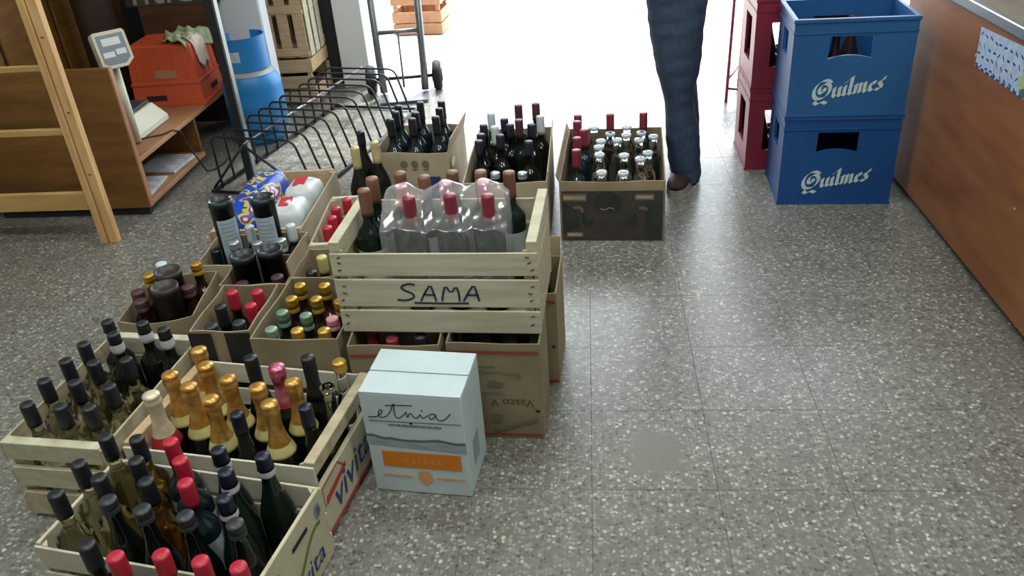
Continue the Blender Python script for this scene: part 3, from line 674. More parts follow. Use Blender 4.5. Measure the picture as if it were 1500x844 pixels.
bottles(S['f_gold'], 'wine_bottle', 'bottle with gold screw cap in the square middle carton', 'gold screw caps in the middle carton', 'spirit', .0355, .295, 'brown_glass', 'screw', 'gold_cap', .042, place=PLACE['f_gold'])
bottles(S['f_green'], 'wine_bottle', 'bottle with grey-green screw cap beside gold ones in middle carton', 'green screw caps in the middle carton', 'spirit', .0355, .295, 'green_glass', 'screw', 'capsule_green', .042, place=PLACE['f_green'])
bottles(S['f_pink'], 'wine_bottle', 'bottle with dull pink cap among the gold screw caps', None, 'spirit', .0355, .285, 'brown_glass', 'screw', 'capsule_pink', .032, place=PLACE['f_pink'])
bottles(S['g_tube'], 'gift_tube', 'dark gift canister standing in the carton behind the narrow one', 'gift canisters behind the narrow carton', 'tube', .0365, .33, 'tube_black', cat='canister', place=PLACE['g_tube'])
bottles(S['g_dark'], 'spirit_bottle', 'dark bottle with dark red top before the two canisters', 'dark red tops before the canisters', 'short', .03, .27, 'brown_glass', 'screw', 'capsule_brown_dark', .03, place=PLACE['g_dark'])
bottles(S['h_silver'], 'spirit_bottle', 'bottle with shiny silver screw cap in front of the tall tubes', 'silver caps near the tall tubes', 'spirit', .031, .29, 'dark_glass', 'screw', 'silver_cap', .04, place=PLACE['h_silver'])
bottles(S['h_white'], 'spirit_bottle', 'bottle with long white cap beside a tall black tube', 'white caps near the tall tubes', 'spirit', .031, .29, 'dark_glass', 'long', 'capsule_white', .06, place=PLACE['h_white'])
bottles(S['h_green'], 'spirit_bottle', 'short dark green-topped bottle left of the tall tubes', None, 'short', .03, .25, 'green_glass', 'long', 'green_glass', .06, place=PLACE['h_green'])
bottles(S['i_red'], 'wine_bottle', 'red-capped bottle in the slim crate left of the SAMA crate', 'red caps left of the SAMA crate', 'bordeaux', .036, .30, 'dark_glass', 'long', 'capsule_red', .055, place=PLACE['i_red'])
bottles(S['i2_yellow'], 'wine_bottle', 'bottle with long yellow-green cap beside the SAMA crate', None, 'bordeaux', .036, .29, 'dark_glass', 'long', 'capsule_yellow', .055, place=PLACE['i2_yellow'])
bottles(S['i2_dark'], 'wine_bottle', 'dark-topped bottle beside the yellow-green cap', None, 'slope', .036, .28, 'dark_glass', 'long', 'capsule_black', .05, place=PLACE['i2_dark'])
bottles(S['j_red'], 'wine_bottle', 'red-topped bottle in the carton under the SAMA crate', 'red tops under the SAMA crate', 'bordeaux', .036, .28, 'dark_glass', 'long', 'capsule_red_deep', .05, place=PLACE['j_red'])
bottles(S['j_pale'], 'wine_bottle', 'dull purple-topped bottle under the SAMA crate beside the red tops', None, 'bordeaux', .036, .28, 'dark_glass', 'long', 'capsule_purple', .05, place=PLACE['j_pale'])
bottles(S['k_dark'], 'wine_bottle', 'dark bottle in the Vasco carton under the SAMA crate', 'dark bottles in the Vasco carton', 'bordeaux', .036, .27, 'dark_glass', place=PLACE['k_dark'])
bottles(S['l_dark'], 'wine_bottle', 'dark bottle in the carton just behind the Vasco carton', None, 'bordeaux', .036, .27, 'dark_glass', place=PLACE['l_dark'])
bottles(S['n_brown'], 'wine_bottle', 'bottle with brown capsule and white label in SAMA crate', 'brown capsules in the SAMA crate', 'bordeaux', .037, .315, 'green_glass', 'long', 'capsule_brown', .07, paper=('paper_white', .05, .155), place=PLACE['n_brown'])
bottles(S['n_red'], 'wine_bottle', 'front wine bottle with dark red capsule in the SAMA crate', 'bare red capsules in the SAMA crate', 'bordeaux', .037, .315, 'bluish_glass', 'long', 'capsule_red_deep', .075, place=PLACE['n_red'])
bottles(S['n_pink'], 'wine_bottle', 'film-wrapped bottle with pale red capsule in the SAMA crate', 'film-wrapped bottles in the SAMA crate', 'bordeaux', .037, .315, 'bluish_glass', 'long', 'capsule_pink', .06, place=PLACE['n_pink'])
bottles(S['o_dark'], 'wine_bottle', 'slender black-capped bottle in the carton with three icons', 'nine dark bottles in the icon carton', 'bordeaux', .036, .36, 'bluish_glass', 'long', 'capsule_black', .075, place=PLACE['o_dark'])
bottles(S['p_dark'], 'wine_bottle', 'dark-topped bottle in the deep carton behind the SAMA crate', 'dark bottles in the deep carton', 'bordeaux', .036, .33, 'dark_glass', 'long', 'capsule_purple', .055, place=PLACE['p_dark'])
bottles(S['p_white'], 'wine_bottle', 'bottle with long white-blue capsule in the deep carton', 'white capsules in the deep carton', 'bordeaux', .036, .34, 'dark_glass', 'long', 'capsule_white', .075, place=PLACE['p_white'])
bottles(S['p_tall'], 'wine_bottle', 'tall bottle with brown-red capsule at back of the deep carton', 'tall bottles in the deep carton', 'bordeaux', .035, .37, 'dark_glass', 'long', 'capsule_brown_dark', .07, place=PLACE['p_tall'])
bottles(S['p_front'], 'wine_bottle', 'short pale-topped bottle at the front of the deep carton', 'short bottles in the deep carton', 'slope', .036, .27, 'bluish_glass', 'screw', 'silver_cap', .02, place=PLACE['p_front'])
bottles(S['s_red'], 'wine_bottle', 'bottle with long red capsule in the dark-printed liquor carton', 'red capsules in the liquor carton', 'bordeaux', .034, .31, 'bluish_glass', 'long', 'capsule_red_deep', .07, place=PLACE['s_red'])
bottles(S['s_clear'], 'spirit_bottle', 'clear glass bottle with white rim in the dark-printed liquor carton', 'clear bottles in the liquor carton', 'short', .032, .255, 'clear_glass', 'open', 'capsule_white', .02, place=PLACE['s_clear'])
# three big bottles standing on the floor left of the icon carton
bottles([(-.914, 2.99, 0)], 'sparkling_wine_bottle', 'champagne bottle with pale gold neck foil on floor, nearest of three', None, 'champagne', .043, .335, 'dark_glass', 'long', 'capsule_pale_gold', .085)
bottles([(-.848, 3.045, 0)], 'sparkling_wine_bottle', 'champagne bottle with pale gold neck foil against the icon carton', None, 'champagne', .043, .335, 'dark_glass', 'long', 'capsule_pale_gold', .085)
bottles([(-.925, 3.14, 0)], 'wine_bottle', 'dark bottle with blue cap between two gold-necked bottles', None, 'champagne', .041, .345, 'dark_glass', 'long', 'capsule_navy', .055)
# beer bottles inside the plastic crates, one to a cell
def cells(c, rz, z, ij):
    a = math.radians(rz); out = []
    for i, j in ij:
        x = -.1485 + i * .099; y = -.102 + j * .102
        out.append((c[0] + x * math.cos(a) - y * math.sin(a), c[1] + x * math.sin(a) + y * math.cos(a), z))
    return out
BR = dict(shape='slope', r=.036, H=.29, glass='brown_glass', cap='screw', cmat='gold_cap', cl=.02)
bottles(cells(BC, -3, .0145, [(0, 0), (1, 1)]), 'beer_bottle', 'brown beer bottle inside the lower blue beer crate', 'beer bottles in the lower blue crate', **BR, place=['nearer the front', 'farther in'])
BR['cmat'] = 'capsule_brown_dark'
bottles(cells(BC, -3, .3725, [(1, 0), (0, 1), (2, 2)]), 'beer_bottle', 'brown beer bottle inside the upper blue beer crate', 'beer bottles in the upper blue crate', **BR, place=['at the front', 'on the left', 'at the back'])
BR['cmat'] = 'capsule_white'
RC = (.872, 3.605)
bottles(cells(RC, -1, .0145, [(0, 0), (0, 1), (0, 2), (1, 0)]), 'beer_bottle', 'white-capped bottle inside the lower red beer crate', 'bottles in the lower red crate', **BR, place=['front left', 'middle left', 'back left', 'second along the front'])
bottles(cells(RC, -1, .3725, [(0, 0), (0, 1), (0, 2), (1, 0)]), 'beer_bottle', 'white-capped bottle inside the upper red beer crate', 'bottles in the upper red crate', **BR, place=['front left', 'middle left', 'back left', 'second along the front'])

# ------------------------------------------------------------------ wooden fruit crates
def fruit_crate(label, loc, rz, L, W, H, slats, ends, post=.022, wood='slat_wood', side=None, floor_slats=4, name='wooden_crate', fronts=(-1, 1), left_end=None):
    """long sides along x (slats), short ends along y; ends: list of (z0, z1, thickness, material)"""
    t = thing(name, label, 'crate', loc, rz)
    for s in fronts:
        for z0, z1 in slats:
            slab('slat', L, .006, z1 - z0, side or wood, t, (0, s * (W / 2 - .003), (z0 + z1) / 2 + rb.uniform(-.001, .001)), (0, rb.uniform(-.004, .004), 0))
    for s in (-1, 1):
        for z0, z1, tk, m in ends:
            slab('end_board', tk, W - .0135, z1 - z0, left_end if (left_end and s < 0) else m, t, (s * (L / 2 - tk / 2 - .0005), 0, (z0 + z1) / 2))
    pm = MB().prism([(0, 0), (post, 0), (0, post)], H - .006).mesh('corner_post', 'slat_dirty')
    for sx in (-1, 1):
        for sy in (-1, 1):
            o = link('corner_post', pm, t, (sx * (L / 2 - .014), sy * (W / 2 - .0065), .001), (0, 0, {(-1, -1): 0, (1, -1): math.pi / 2, (1, 1): math.pi, (-1, 1): -math.pi / 2}[(sx, sy)]))
    fw = (W - .03) / floor_slats
    for k in range(floor_slats):
        slab('floor_slat', L - .03, fw - .012, .007, 'slat_dirty', t, (0, -W / 2 + .015 + fw * (k + .5), .0065))
    return t
def nails(t, pts, mat_='print_brown'):
    for p in pts: slab('nail', .010, .002, .003, mat_, t, p, (0, rb.uniform(-.6, .6), 0), .0004)

# front crate with green swoosh
L_, W_, H_ = .52, .27, .20
tA = fruit_crate('wooden crate with green swoosh and blue vivita print at bottom left', (-.878, 1.209, 0), -10, L_, W_, H_,
                 [(.135, .195), (.075, .120), (.010, .060)], [(.002, .20, .009, 'crate_print_white')], side='crate_cream', post=.016)
p = Print('right', L_, W_)
p.stroke([(.235, .128), (.215, .134), (.185, .122), (.150, .092), (.11, .062), (.07, .050), (.04, .048)], .009, 2).done('swoosh', 'vivita_green', tA)
p = Print('right', L_, W_); p.text('vivita', .075, .022, .074, math.radians(4), .2); o = p.done('lettering', 'vivita_blue', tA); o['label'] = 'blue lettering reading vivita'
p = Print('right', L_, W_); p.rect(.12, .152, .185, .163); p.done('hand_slot', 'print_black', tA)
p = Print('right', L_, W_)
for k in range(3): p.ellipse(.235, .160, .013 - k * .0035, .020 - k * .005, 16)
p.ellipse(.045, .15, .02, .015); p.done('emblem', 'oval_blue', tA)

# left slatted crate, short end towards the camera
tB = fruit_crate('weathered slatted wooden crate of black-capped bottles at left edge', (-1.238, 1.612, 0), -5.5 + 90, .47, .27, .24,
                 [(.185, .236), (.105, .155), (.02, .075)], [(.19, .24, .026, 'slat_wood'), (.105, .165, .012, 'slat_wood'), (.012, .085, .012, 'slat_dirty')], wood='slat_dirty')
# champagne crate
L_, W_, H_ = .48, .35, .235
tC = fruit_crate('wooden crate of gold foiled sparkling wine with red and blue print', (-.828, 1.528, 0), -8.5, L_, W_, H_,
                 [(.165, .225), (.09, .145), (.012, .07)], [(.198, .235, .026, 'slat_dirty'), (.012, .16, .012, 'crate_print_white')], side='crate_cream', left_end='crate_tan')
p = Print('right', L_, W_); p.text('vivita', .055, .045, .105, math.radians(4), .2); o = p.done('lettering', 'vivita_blue', tC); o['label'] = 'blue lettering reading vivita'
p = Print('right', L_, W_)
p.stroke([(.012, .10), (.012, .152), (.10, .158), (.13, .120)], .004).poly([(.02, .098), (.135, .118), (.135, .130), (.025, .118)]).rect(.004, .016, .33, .026); p.done('print_frame', 'vivita_red', tC)
# crate with SAMA written on it
L_, W_, H_ = .51, .32, .24
tN = fruit_crate('pale slatted wooden crate with hand-written SAMA on top of cartons', (-.38, 1.89, .301), -2.5, L_, W_, H_,
                 [(.168, .230), (.080, .158), (.003, .068)], [(.205, .258, .026, 'slat_wood'), (.012, .19, .010, 'slat_dirty')], wood='slat_wood', post=.022)
def sama(p):
    W = .0052; ox, oz, s = .158, .098, .049
    def st(pts): p.stroke([(ox + x * s, oz + y * s) for x, y in pts], W, 1)
    st([(.95, .95), (.6, 1.02), (.2, .85), (.35, .62), (.8, .45), (.85, .2), (.4, .02), (-.05, .08)])
    st([(1.15, .0), (1.45, .55), (1.75, .98), (1.85, .5), (1.95, .0)]); st([(1.3, .38), (1.95, .36)])
    st([(2.25, .0), (2.35, .5), (2.5, .92), (2.75, .45), (3.05, .90), (3.15, .45), (3.15, .0)])
    st([(3.35, .0), (3.65, .55), (3.95, .98), (4.05, .5), (4.15, .0)]); st([(3.5, .38), (4.15, .36)])
    st([(.8, -.10), (2.1, -.13), (3.6, -.12)])
p = Print('front', L_, W_); sama(p); o = p.done('lettering', 'marker', tN); o['label'] = 'hand-written dark marker word SAMA'
nails(tN, [(s * (.235 + rb.uniform(-.006, .006)), -.1605, z) for s in (-1, 1) for z in (.03, .055, .10, .12, .14, .185, .205, .22)])
# bag and pack crate (behind the tubes) and slim red-cap crate
tH = fruit_crate('light wooden crate holding a blue bag and white packs', (-1.155, 2.725, 0), 1.5 + 90, .53, .32, .25,
                 [(.10, .245), (.012, .09)], [(.175, .25, .014, 'crate_tan'), (.012, .165, .010, 'crate_tan')], side='cardboard_light')
tI = fruit_crate('slim wooden crate of red-capped bottles left of SAMA crate', (-.815, 2.43, 0), 94, .37, .17, .30,
                 [(.16, .295), (.02, .15)], [(.24, .30, .016, 'slat_wood'), (.012, .225, .010, 'crate_tan')], side='cardboard_light', floor_slats=2)

# ------------------------------------------------------------------ open cartons
def carton(label, ct, material, flaps=(), bulge=.005, wob=.004, name='cardboard_box', front_drop=0):
    cx, cy, rz, w, d, h, base = ct
    t = thing(name, label, 'box', (cx, cy, base), rz)
    mb = MB(); tk = .0045; rr = random.Random(int(1000 * abs(cx + cy)))
    def side(p0, p1, inn, drop):
        n = 8; m = 4
        ph = rr.uniform(0, 6)
        def pt(u, v, k):
            x = p0[0] + (p1[0] - p0[0]) * u; y = p0[1] + (p1[1] - p0[1]) * u
            b = bulge * math.sin(math.pi * u) * math.sin(math.pi * min(v, 1) * .9 + .2) * (1 if 0 < u < 1 else 0)
            top = h - drop * math.sin(math.pi * u) + wob * math.sin(u * 5 + ph) * math.sin(math.pi * u)
            return (x - inn[0] * b + inn[0] * k, y - inn[1] * b + inn[1] * k, .001 + (top - .001) * v)
        mb.grid(lambda u, v: pt(u, v, 0), n, m, smooth=False); mb.grid(lambda u, v: pt(1 - u, v, tk), n, m, smooth=False)
        vs = []; fs = []
        for i in range(n + 1): vs += [pt(i / n, 1, 0), pt(i / n, 1, tk)]
        for i in range(n): fs.append((2 * i, 2 * i + 2, 2 * i + 3, 2 * i + 1))
        mb.add(vs, fs)
    a, b = w / 2, d / 2
    side((-a, -b), (a, -b), (0, 1), front_drop); side((a, -b), (a, b), (-1, 0), 0); side((a, b), (-a, b), (0, -1), 0); side((-a, b), (-a, -b), (1, 0), 0)
    mb.box(-a + .001, a - .001, -b + .001, b - .001, .001, .005)
    obj('carton_body', mb, material, t)
    for sd, ang, ln in flaps:   # flaps folded out: angle from straight up, outwards
        q = math.radians(ang); f = MB()
        if sd in ('left', 'right'):
            s = -1 if sd == 'left' else 1
            M = Matrix.Translation((s * a, 0, h - .002)) @ Matrix.Rotation(s * q, 4, 'Y')
            f.box(-.002, .002, -b + .004, b - .004, 0, ln, M)
        else:
            s = -1 if sd == 'front' else 1
            M = Matrix.Translation((0, s * b, h - .002)) @ Matrix.Rotation(-s * q, 4, 'X')
            f.box(-a + .004, a - .004, -.002, .002, 0, ln, M)
        obj('flap', f, material, t)
    return t
CTN = {'Z': (-0.807, 0.952, -9.5, 0.4, 0.2, 0.13, 0), 'A': (-0.878, 1.209, -10, 0.52, 0.27, 0.2, 0), 'B': (-1.238, 1.612, -5.5, 0.27, 0.47, 0.24, 0), 'C': (-0.828, 1.528, -8.5, 0.48, 0.35, 0.235, 0), 'D': (-1.275, 2.062, 7, 0.22, 0.265, 0.235, 0), 'E': (-0.985, 1.882, 0, 0.165, 0.245, 0.3, 0), 'F': (-0.765, 1.875, -2, 0.235, 0.315, 0.3, 0), 'G': (-0.988, 2.108, 0, 0.205, 0.18, 0.29, 0), 'H2': (-1.105, 2.325, 1, 0.31, 0.22, 0.25, 0), 'H1': (-1.155, 2.725, 1.5, 0.32, 0.53, 0.25, 0), 'I': (-0.815, 2.43, 4, 0.17, 0.37, 0.3, 0), 'I2': (-0.795, 2.128, 0, 0.165, 0.18, 0.3, 0), 'J': (-0.504, 1.762, 0, 0.235, 0.16, 0.3, 0), 'K': (-0.25, 1.768, -3, 0.235, 0.165, 0.3, 0), 'L': (-0.215, 2.035, -3, 0.235, 0.215, 0.3, 0), 'N': (-0.38, 1.89, -2.5, 0.51, 0.32, 0.24, 0.3), 'O': (-0.72, 3.3, -4, 0.31, 0.34, 0.25, 0), 'P': (-0.318, 3.065, 0, 0.31, 0.575, 0.26, 0), 'S': (0.085, 3.085, -3, 0.385, 0.56, 0.24, 0)}
carton('low cardboard tray of red-capped bottles cut by bottom picture edge', CTN['Z'], 'cardboard', [('right', 8, .05)])
carton('leftmost open carton holding canisters and gold-capped bottles', CTN['D'], 'cardboard', front_drop=.02)
tE = carton('narrow carton with black printed front and pale vertical stripe', CTN['E'], 'cardboard')
tF = carton('square brown carton full of gold and green screw-capped bottles', CTN['F'], 'cardboard_grey')
carton('small carton with two dark canisters behind the narrow carton', CTN['G'], 'cardboard')
carton('carton with two tall labelled black tubes and silver caps', CTN['H2'], 'cardboard_light')
carton('small carton with yellow-green capped bottle beside SAMA crate', CTN['I2'], 'cardboard', [('left', 4, .05)])
tJ = carton('red-striped carton under left half of the SAMA crate', CTN['J'], 'cardboard')
tK = carton('carton with upside-down Vasco print and red stripes under SAMA crate', CTN['K'], 'cardboard_grey', bulge=.003, wob=.002)
tL = carton('carton with red stripe just behind the Vasco carton', CTN['L'], 'cardboard', [('back', 12, .06)])
tO = carton('carton of nine dark bottles with three printed icons', CTN['O'], 'cardboard_light', [('right', 14, .06)])
tP = carton('deep carton of mixed dark bottles behind the SAMA crate', CTN['P'], 'cardboard_light', [('right', 5, .035)], bulge=.008)
tS = carton('wide liquor carton with dark printed front, rightmost of the cartons', CTN['S'], 'cardboard', [('left', 22, .03)])

def ctp(k): return CTN[k][3], CTN[k][4]
w, d = ctp('E'); p = Print('front', w, d, lift=.006); p.rect(-.002, .002, .062, .2975).rect(.098, .002, w + .002, .2975); p.split('print', 'print_black', tE)
p = Print('front', w, d, lift=.0055); p.rect(0, .002, w, .06); p.done('print', 'print_black', tE)
w, d = ctp('F'); p = Print('front', w, d, lift=.006)
for k in range(4): p.ellipse(.05 + k * .045, .10 + .02 * (k % 2), .012, .035)
p.split('print', 'print_grey', tF)
w, d = ctp('J'); p = Print('front', w, d, lift=.006); p.rect(.006, .270, w - .006, .278); p.done('stripe', 'print_red', tJ)
w, d = ctp('K'); p = Print('front', w, d, lift=.0036); p.rect(.0, .272, w - .004, .280).rect(0, .012, w - .004, .018); p.split('stripe', 'print_red', tK)
p = Print('front', w, d, lift=.0042); p.text('Vasco V', w - .022, .132, .034, math.pi); o = p.done('lettering', 'print_brown', tK); o['label'] = 'brown upside-down lettering reading Vasco V'
p = Print('front', w, d, lift=.0042)
p.stroke([(.06, .214), (.085, .222), (.10, .212), (.13, .218), (.15, .208), (.175, .214), (.185, .204), (.176, .198), (.168, .206)], .0028, 2).done('print', 'print_grey', tK)
p = Print('front', w, d, lift=.0042); p.stroke([(.075, .232), (.12, .234)], .003).poly([(.095, .170), (.135, .170), (.14, .182), (.125, .186), (.118, .192), (.105, .190), (.098, .182)]).stroke([(.08, .152), (.135, .152)], .0025).poly([(.10, .055), (.125, .055), (.13, .08), (.105, .085)])
p.stroke([(.10, .022), (.222, .068)], .010); p.split('print', 'print_grey', tK)
p = Print('front', w, d, lift=.0042); p.ellipse(.222, .095, .006, .004); p.done('hole_mark', 'print_black', tK)
w, d = ctp('L'); p = Print('front', w, d, lift=.006); p.rect(.0, .272, w - .004, .280).rect(0, .006, w - .004, .014); p.split('stripe', 'print_red', tL)
p = Print('front', w, d, lift=.006); p.ellipse(.222, .13, .006, .004); p.done('hole_mark', 'print_black', tL)
w, d = ctp('O'); p = Print('front', w, d, lift=.006)
for k in range(3):
    u = .125 + k * .045; p.ellipse(u, .205, .015, .015).rect(u - .010, .178, u + .010, .184)
p.split('icon', 'print_grey', tO)
p = Print('front', w, d, lift=.006); p.rect(.19, .03, .272, .15); p.done('sticker', 'print_blue', tO)
p = Print('right', w, d, lift=.006); p.ellipse(.06, .19, .035, .02); p.done('print', 'bag_yellow', tO)
w, d = ctp('S'); fr = dict(lift=.0062)
p = Print('front', w, d, **fr); p.rect(.008, .008, w - .008, .205); p.done('print', 'print_dark_brown', tS)
p = Print('front', w, d, lift=.0068)
p.poly([(.125, .115), (.225, .115), (.225, .165)] + [(.175 + .05 * math.cos(a), .165 + .038 * math.sin(a)) for a in [math.pi * i / 10 for i in range(11)]] + [(.125, .165)])
p.poly([(.012, .03), (.075, .06), (.06, .13), (.012, .165)]).poly([(w - .012, .012), (w - .012, .155), (w - .07, .15), (w - .075, .012)])
p.poly([(.08, .075), (.115, .06), (.125, .085), (.10, .09), (.085, .12)]).poly([(.24, .085), (.25, .058), (.285, .075), (.275, .12), (.26, .09)])
p.split('print', 'print_green_black', tS)
p = Print('front', w, d, lift=.0068)
p.rect(.012, .165, .10, .195).rect(.275, .168, .345, .192).rect(.022, .018, .085, .038).split('print', 'cardboard_dark', tS)
for pts in ([(.045, .13), (.06, .14), (.08, .138), (.085, .12)], [(.29, .135), (.315, .137), (.32, .125)]):
    p = Print('front', w, d, lift=.0068); p.stroke(pts, .012, 1).done('print', 'cardboard_dark', tS)
p = Print('front', w, d, lift=.0074); p.rect(.015, .172, .095, .186).rect(.028, .022, .08, .034).rect(.28, .174, .34, .186).split('print', 'print_pale', tS)
p = Print('front', w, d, lift=.0074); p.stroke([(.15, .135), (.17, .128), (.18, .14), (.20, .133)], .003, 1).done('print', 'print_pale', tS)

# ------------------------------------------------------------------ closed white carton
w, d, h = .243, .172, .305
t = thing('wine_carton', 'closed white wine carton with etnia lettering and orange malbec band', 'box', (-.416, 1.564, 0), -6)
obj('carton_body', MB().cbox(-w / 2, w / 2, -d / 2, d / 2, .001, h - .004, .002), 'carton_white', t)
fl = MB(); fl.cbox(-w / 2, w / 2, -d / 2, -.004, h - .004, h, .001); obj('top_flap', fl, 'carton_white', t)
fl = MB(); fl.cbox(-w / 2, w / 2, -.001, d / 2, h - .004, h + .001, .001); obj('top_flap', fl, 'carton_white', t)
slab('seam', w - .002, .004, .0022, 'mountain_dark', t, (0, -.0025, h - .003))
def fu(x): return x * w
def fv(y): return (1 - y) * (h - .004)
def et(pts, wd, sm=2): pe.stroke([(fu(a), fv(b)) for a, b in pts], wd, sm)
pe = Print('front', w, d)
et([(.06, .225), (.14, .225), (.20, .185), (.215, .155), (.19, .145), (.165, .185), (.175, .225), (.23, .222), (.29, .17), (.345, .06), (.33, .15), (.335, .215), (.37, .225), (.42, .19), (.45, .155)], .0022)
et([(.25, .105), (.36, .095), (.52, .092)], .0022, 1)
et([(.45, .155), (.455, .215), (.475, .18), (.50, .16), (.52, .215), (.56, .205), (.59, .165), (.595, .21), (.63, .20), (.66, .175)], .0022)
et([(.74, .165), (.70, .155), (.665, .185), (.68, .215), (.72, .20), (.745, .16), (.74, .205), (.78, .225), (.83, .205), (.885, .15)], .0022)
pe.ellipse(fu(.61), fv(.135), .002, .002); et([(.06, .262), (.97, .252)], .0012, 0); pe.ellipse(fu(.48), fv(.268), .0035, .003)
o = pe.done('lettering', 'ink', t); o['label'] = 'black script lettering reading etnia'
pe = Print('front', w, d)
for k in range(26): pe.rect(fu(.25 + k * .0205), fv(.302), fu(.265 + k * .0205), fv(.289 - (k % 3) * .003))
pe.done('small_print', 'mountain_dark', t)
pe = Print('front', w, d)
ridge = [(.0, .395), (.08, .392), (.17, .42), (.26, .415), (.36, .43), (.47, .43), (.60, .425), (.70, .41), (.78, .415), (.86, .43), (.93, .435), (1, .425)]
pe.poly([(fu(1), fv(.54)), (fu(1), fv(.425))] + [(fu(a), fv(b)) for a, b in ridge[::-1][1:]] + [(fu(0), fv(.50))]); pe.done('mountain_print', 'mountain_grey', t)
pe = Print('front', w, d, lift=.0015)
pe.stroke([(fu(a), fv(b + .012)) for a, b in ridge], .006, 1); pe.done('mountain_print', 'mountain_dark', t)
pe = Print('front', w, d); pe.rect(fu(.13), fv(.725), fu(.93), fv(.565)); pe.done('band', 'orange_print', t)
pe = Print('front', w, d, lift=.0015); pe.text('m a l b e c', fu(.53), fv(.672), .024, 0, 0, True); o = pe.done('lettering', 'orange_pale', t); o['label'] = 'pale lettering reading malbec'
pe = Print('front', w, d); pe.poly([(fu(a), fv(b)) for a, b in [(.55, .92), (.49, .88), (.46, .82), (.48, .765), (.54, .75), (.60, .765), (.61, .81), (.63, .84), (.60, .86), (.60, .885), (.57, .89)]]).done('head_print', 'orange_pale', t)
pe = Print('front', w, d)
for k in range(14):
    pe.rect(fu(.10 + k * .023), fv(.835), fu(.117 + k * .023), fv(.815 - (k % 3) * .003))
    if k < 13: pe.rect(fu(.66 + k * .023), fv(.835), fu(.677 + k * .023), fv(.815 - (k % 2) * .004))
pe.done('small_print', 'orange_pale', t)
pe = Print('right', w, d); pe.rect(.055, .055, .105, .13); pe.done('print', 'mountain_grey', t)

# ------------------------------------------------------------------ tall gift tubes with paper labels
for i, (x, y, z) in enumerate(S['h_tube']):
    t = thing('gift_tube', ['tall black gift tube with silver studs, left of the two', 'tall black gift tube with pale label in front of blue bag'][i], 'canister', (x, y, z), [38, 4][i], 'tall gift tubes')
    for pn, me in bottle_meshes('tube', .037, .40, 'tube_black', 'studs', None, 0, None, None): link(pn, me, t)
    mb = MB(); r = .0378
    mb.grid(lambda u, v: (r * math.cos(-math.pi / 2 + (u - .5) * 1.9), r * math.sin(-math.pi / 2 + (u - .5) * 1.9), .10 + .24 * v), 14, 1)
    lb = obj('paper_label', mb, 'tube_label', t)
    mb = MB(); r = .0383; rr = random.Random(i)
    for k in range(15):
        z0 = .325 - k * .014; a = rr.uniform(.5, .8)
        mb.grid(lambda u, v: (r * math.cos(-math.pi / 2 + (u - .5) * 1.9 * a), r * math.sin(-math.pi / 2 + (u - .5) * 1.9 * a), z0 + .0025 * v), 6, 1)
    obj('small_print', mb, 'scale_panel', lb)

# ------------------------------------------------------------------ film over the bottles in the SAMA crate
pk = [(x, y, z + .315) for x, y, z in S['n_pink']]; rd = [(x, y, z + .315) for x, y, z in S['n_red']]
X0 = min(q[0] for q in pk + rd) - .043; X1 = max(q[0] for q in pk + rd) + .043; Y0 = min(q[1] for q in rd) - .041; Y1 = max(q[1] for q in pk) + .028
rf = random.Random(5)
def fz(x, y):
    z = .535
    for bx, by, bz in pk: z = max(z, bz + .004 - max(0, math.hypot(x - bx, y - by) - .018) * 0.75)
    for bx, by, bz in rd: z = max(z, bz - .085 - max(0, math.hypot(x - bx, y - by) - .018) * 1.2)
    return z
def film_pt(u, v):
    # v 0..0.3 front skirt, then over the top, then back skirt
    x = X0 + (X1 - X0) * u
    cr = .004 * math.sin(u * 41 + v * 9) + .003 * math.sin(u * 23 - v * 31)
    if v < .25: return (x, Y0 - .001 + cr * .6 * (v / .25), .345 + (fz(x, Y0) - .345) * v / .25)
    if v > .85: return (x, Y1 + cr * .3, fz(x, Y1) - (fz(x, Y1) - .40) * (v - .85) / .15)
    y = Y0 + (Y1 - Y0) * (v - .25) / .60
    return (x, y, fz(x, y) + cr * .5)
mb = MB(); mb.grid(film_pt, 60, 64)
for s, xx in ((-1, X0), (1, X1)):
    mb.grid(lambda u, v: (xx + s * (.003 * math.sin(v * 7 + u * 12)) * v, Y0 + (Y1 - Y0) * u, fz(xx, Y0 + (Y1 - Y0) * u) + (.36 - fz(xx, Y0 + (Y1 - Y0) * u)) * v), 20, 10)
tag(obj('plastic_film', mb, 'plastic_film'), 'crumpled clear plastic film wrapping the red-capsuled bottles in SAMA crate', 'plastic wrap')

# ------------------------------------------------------------------ bag and packs
def pillow(sx, sy, sz, n=14, wr=.006, seed=0):
    rr = random.Random(seed); ph = [rr.uniform(0, 6) for _ in range(4)]
    mb = MB()
    def pt(u, v):
        th = 2 * math.pi * u; ph_ = math.pi * (v - .5)
        e = .45
        c = lambda a: math.copysign(abs(math.cos(a)) ** e, math.cos(a)); s_ = lambda a: math.copysign(abs(math.sin(a)) ** e, math.sin(a))
        x = sx * c(ph_) * c(th); y = sy * c(ph_) * s_(th); z = sz * s_(ph_)
        k = wr * (math.sin(60 * x + ph[0]) * math.cos(50 * y + ph[1]) + .6 * math.sin(110 * x - 70 * y + ph[2]))
        return (x + k * .4, y + k * .4, z + k)
    mb.grid(pt, n * 2, n); return mb
t = thing('grocery_bag', 'shiny blue and yellow printed plastic bag in light wooden crate', 'bag', (-1.228, 2.735, .012), 1)
obj('body', pillow(.068, .21, .135, 16, .005, 1), 'bag_printed', t, (0, 0, .150))
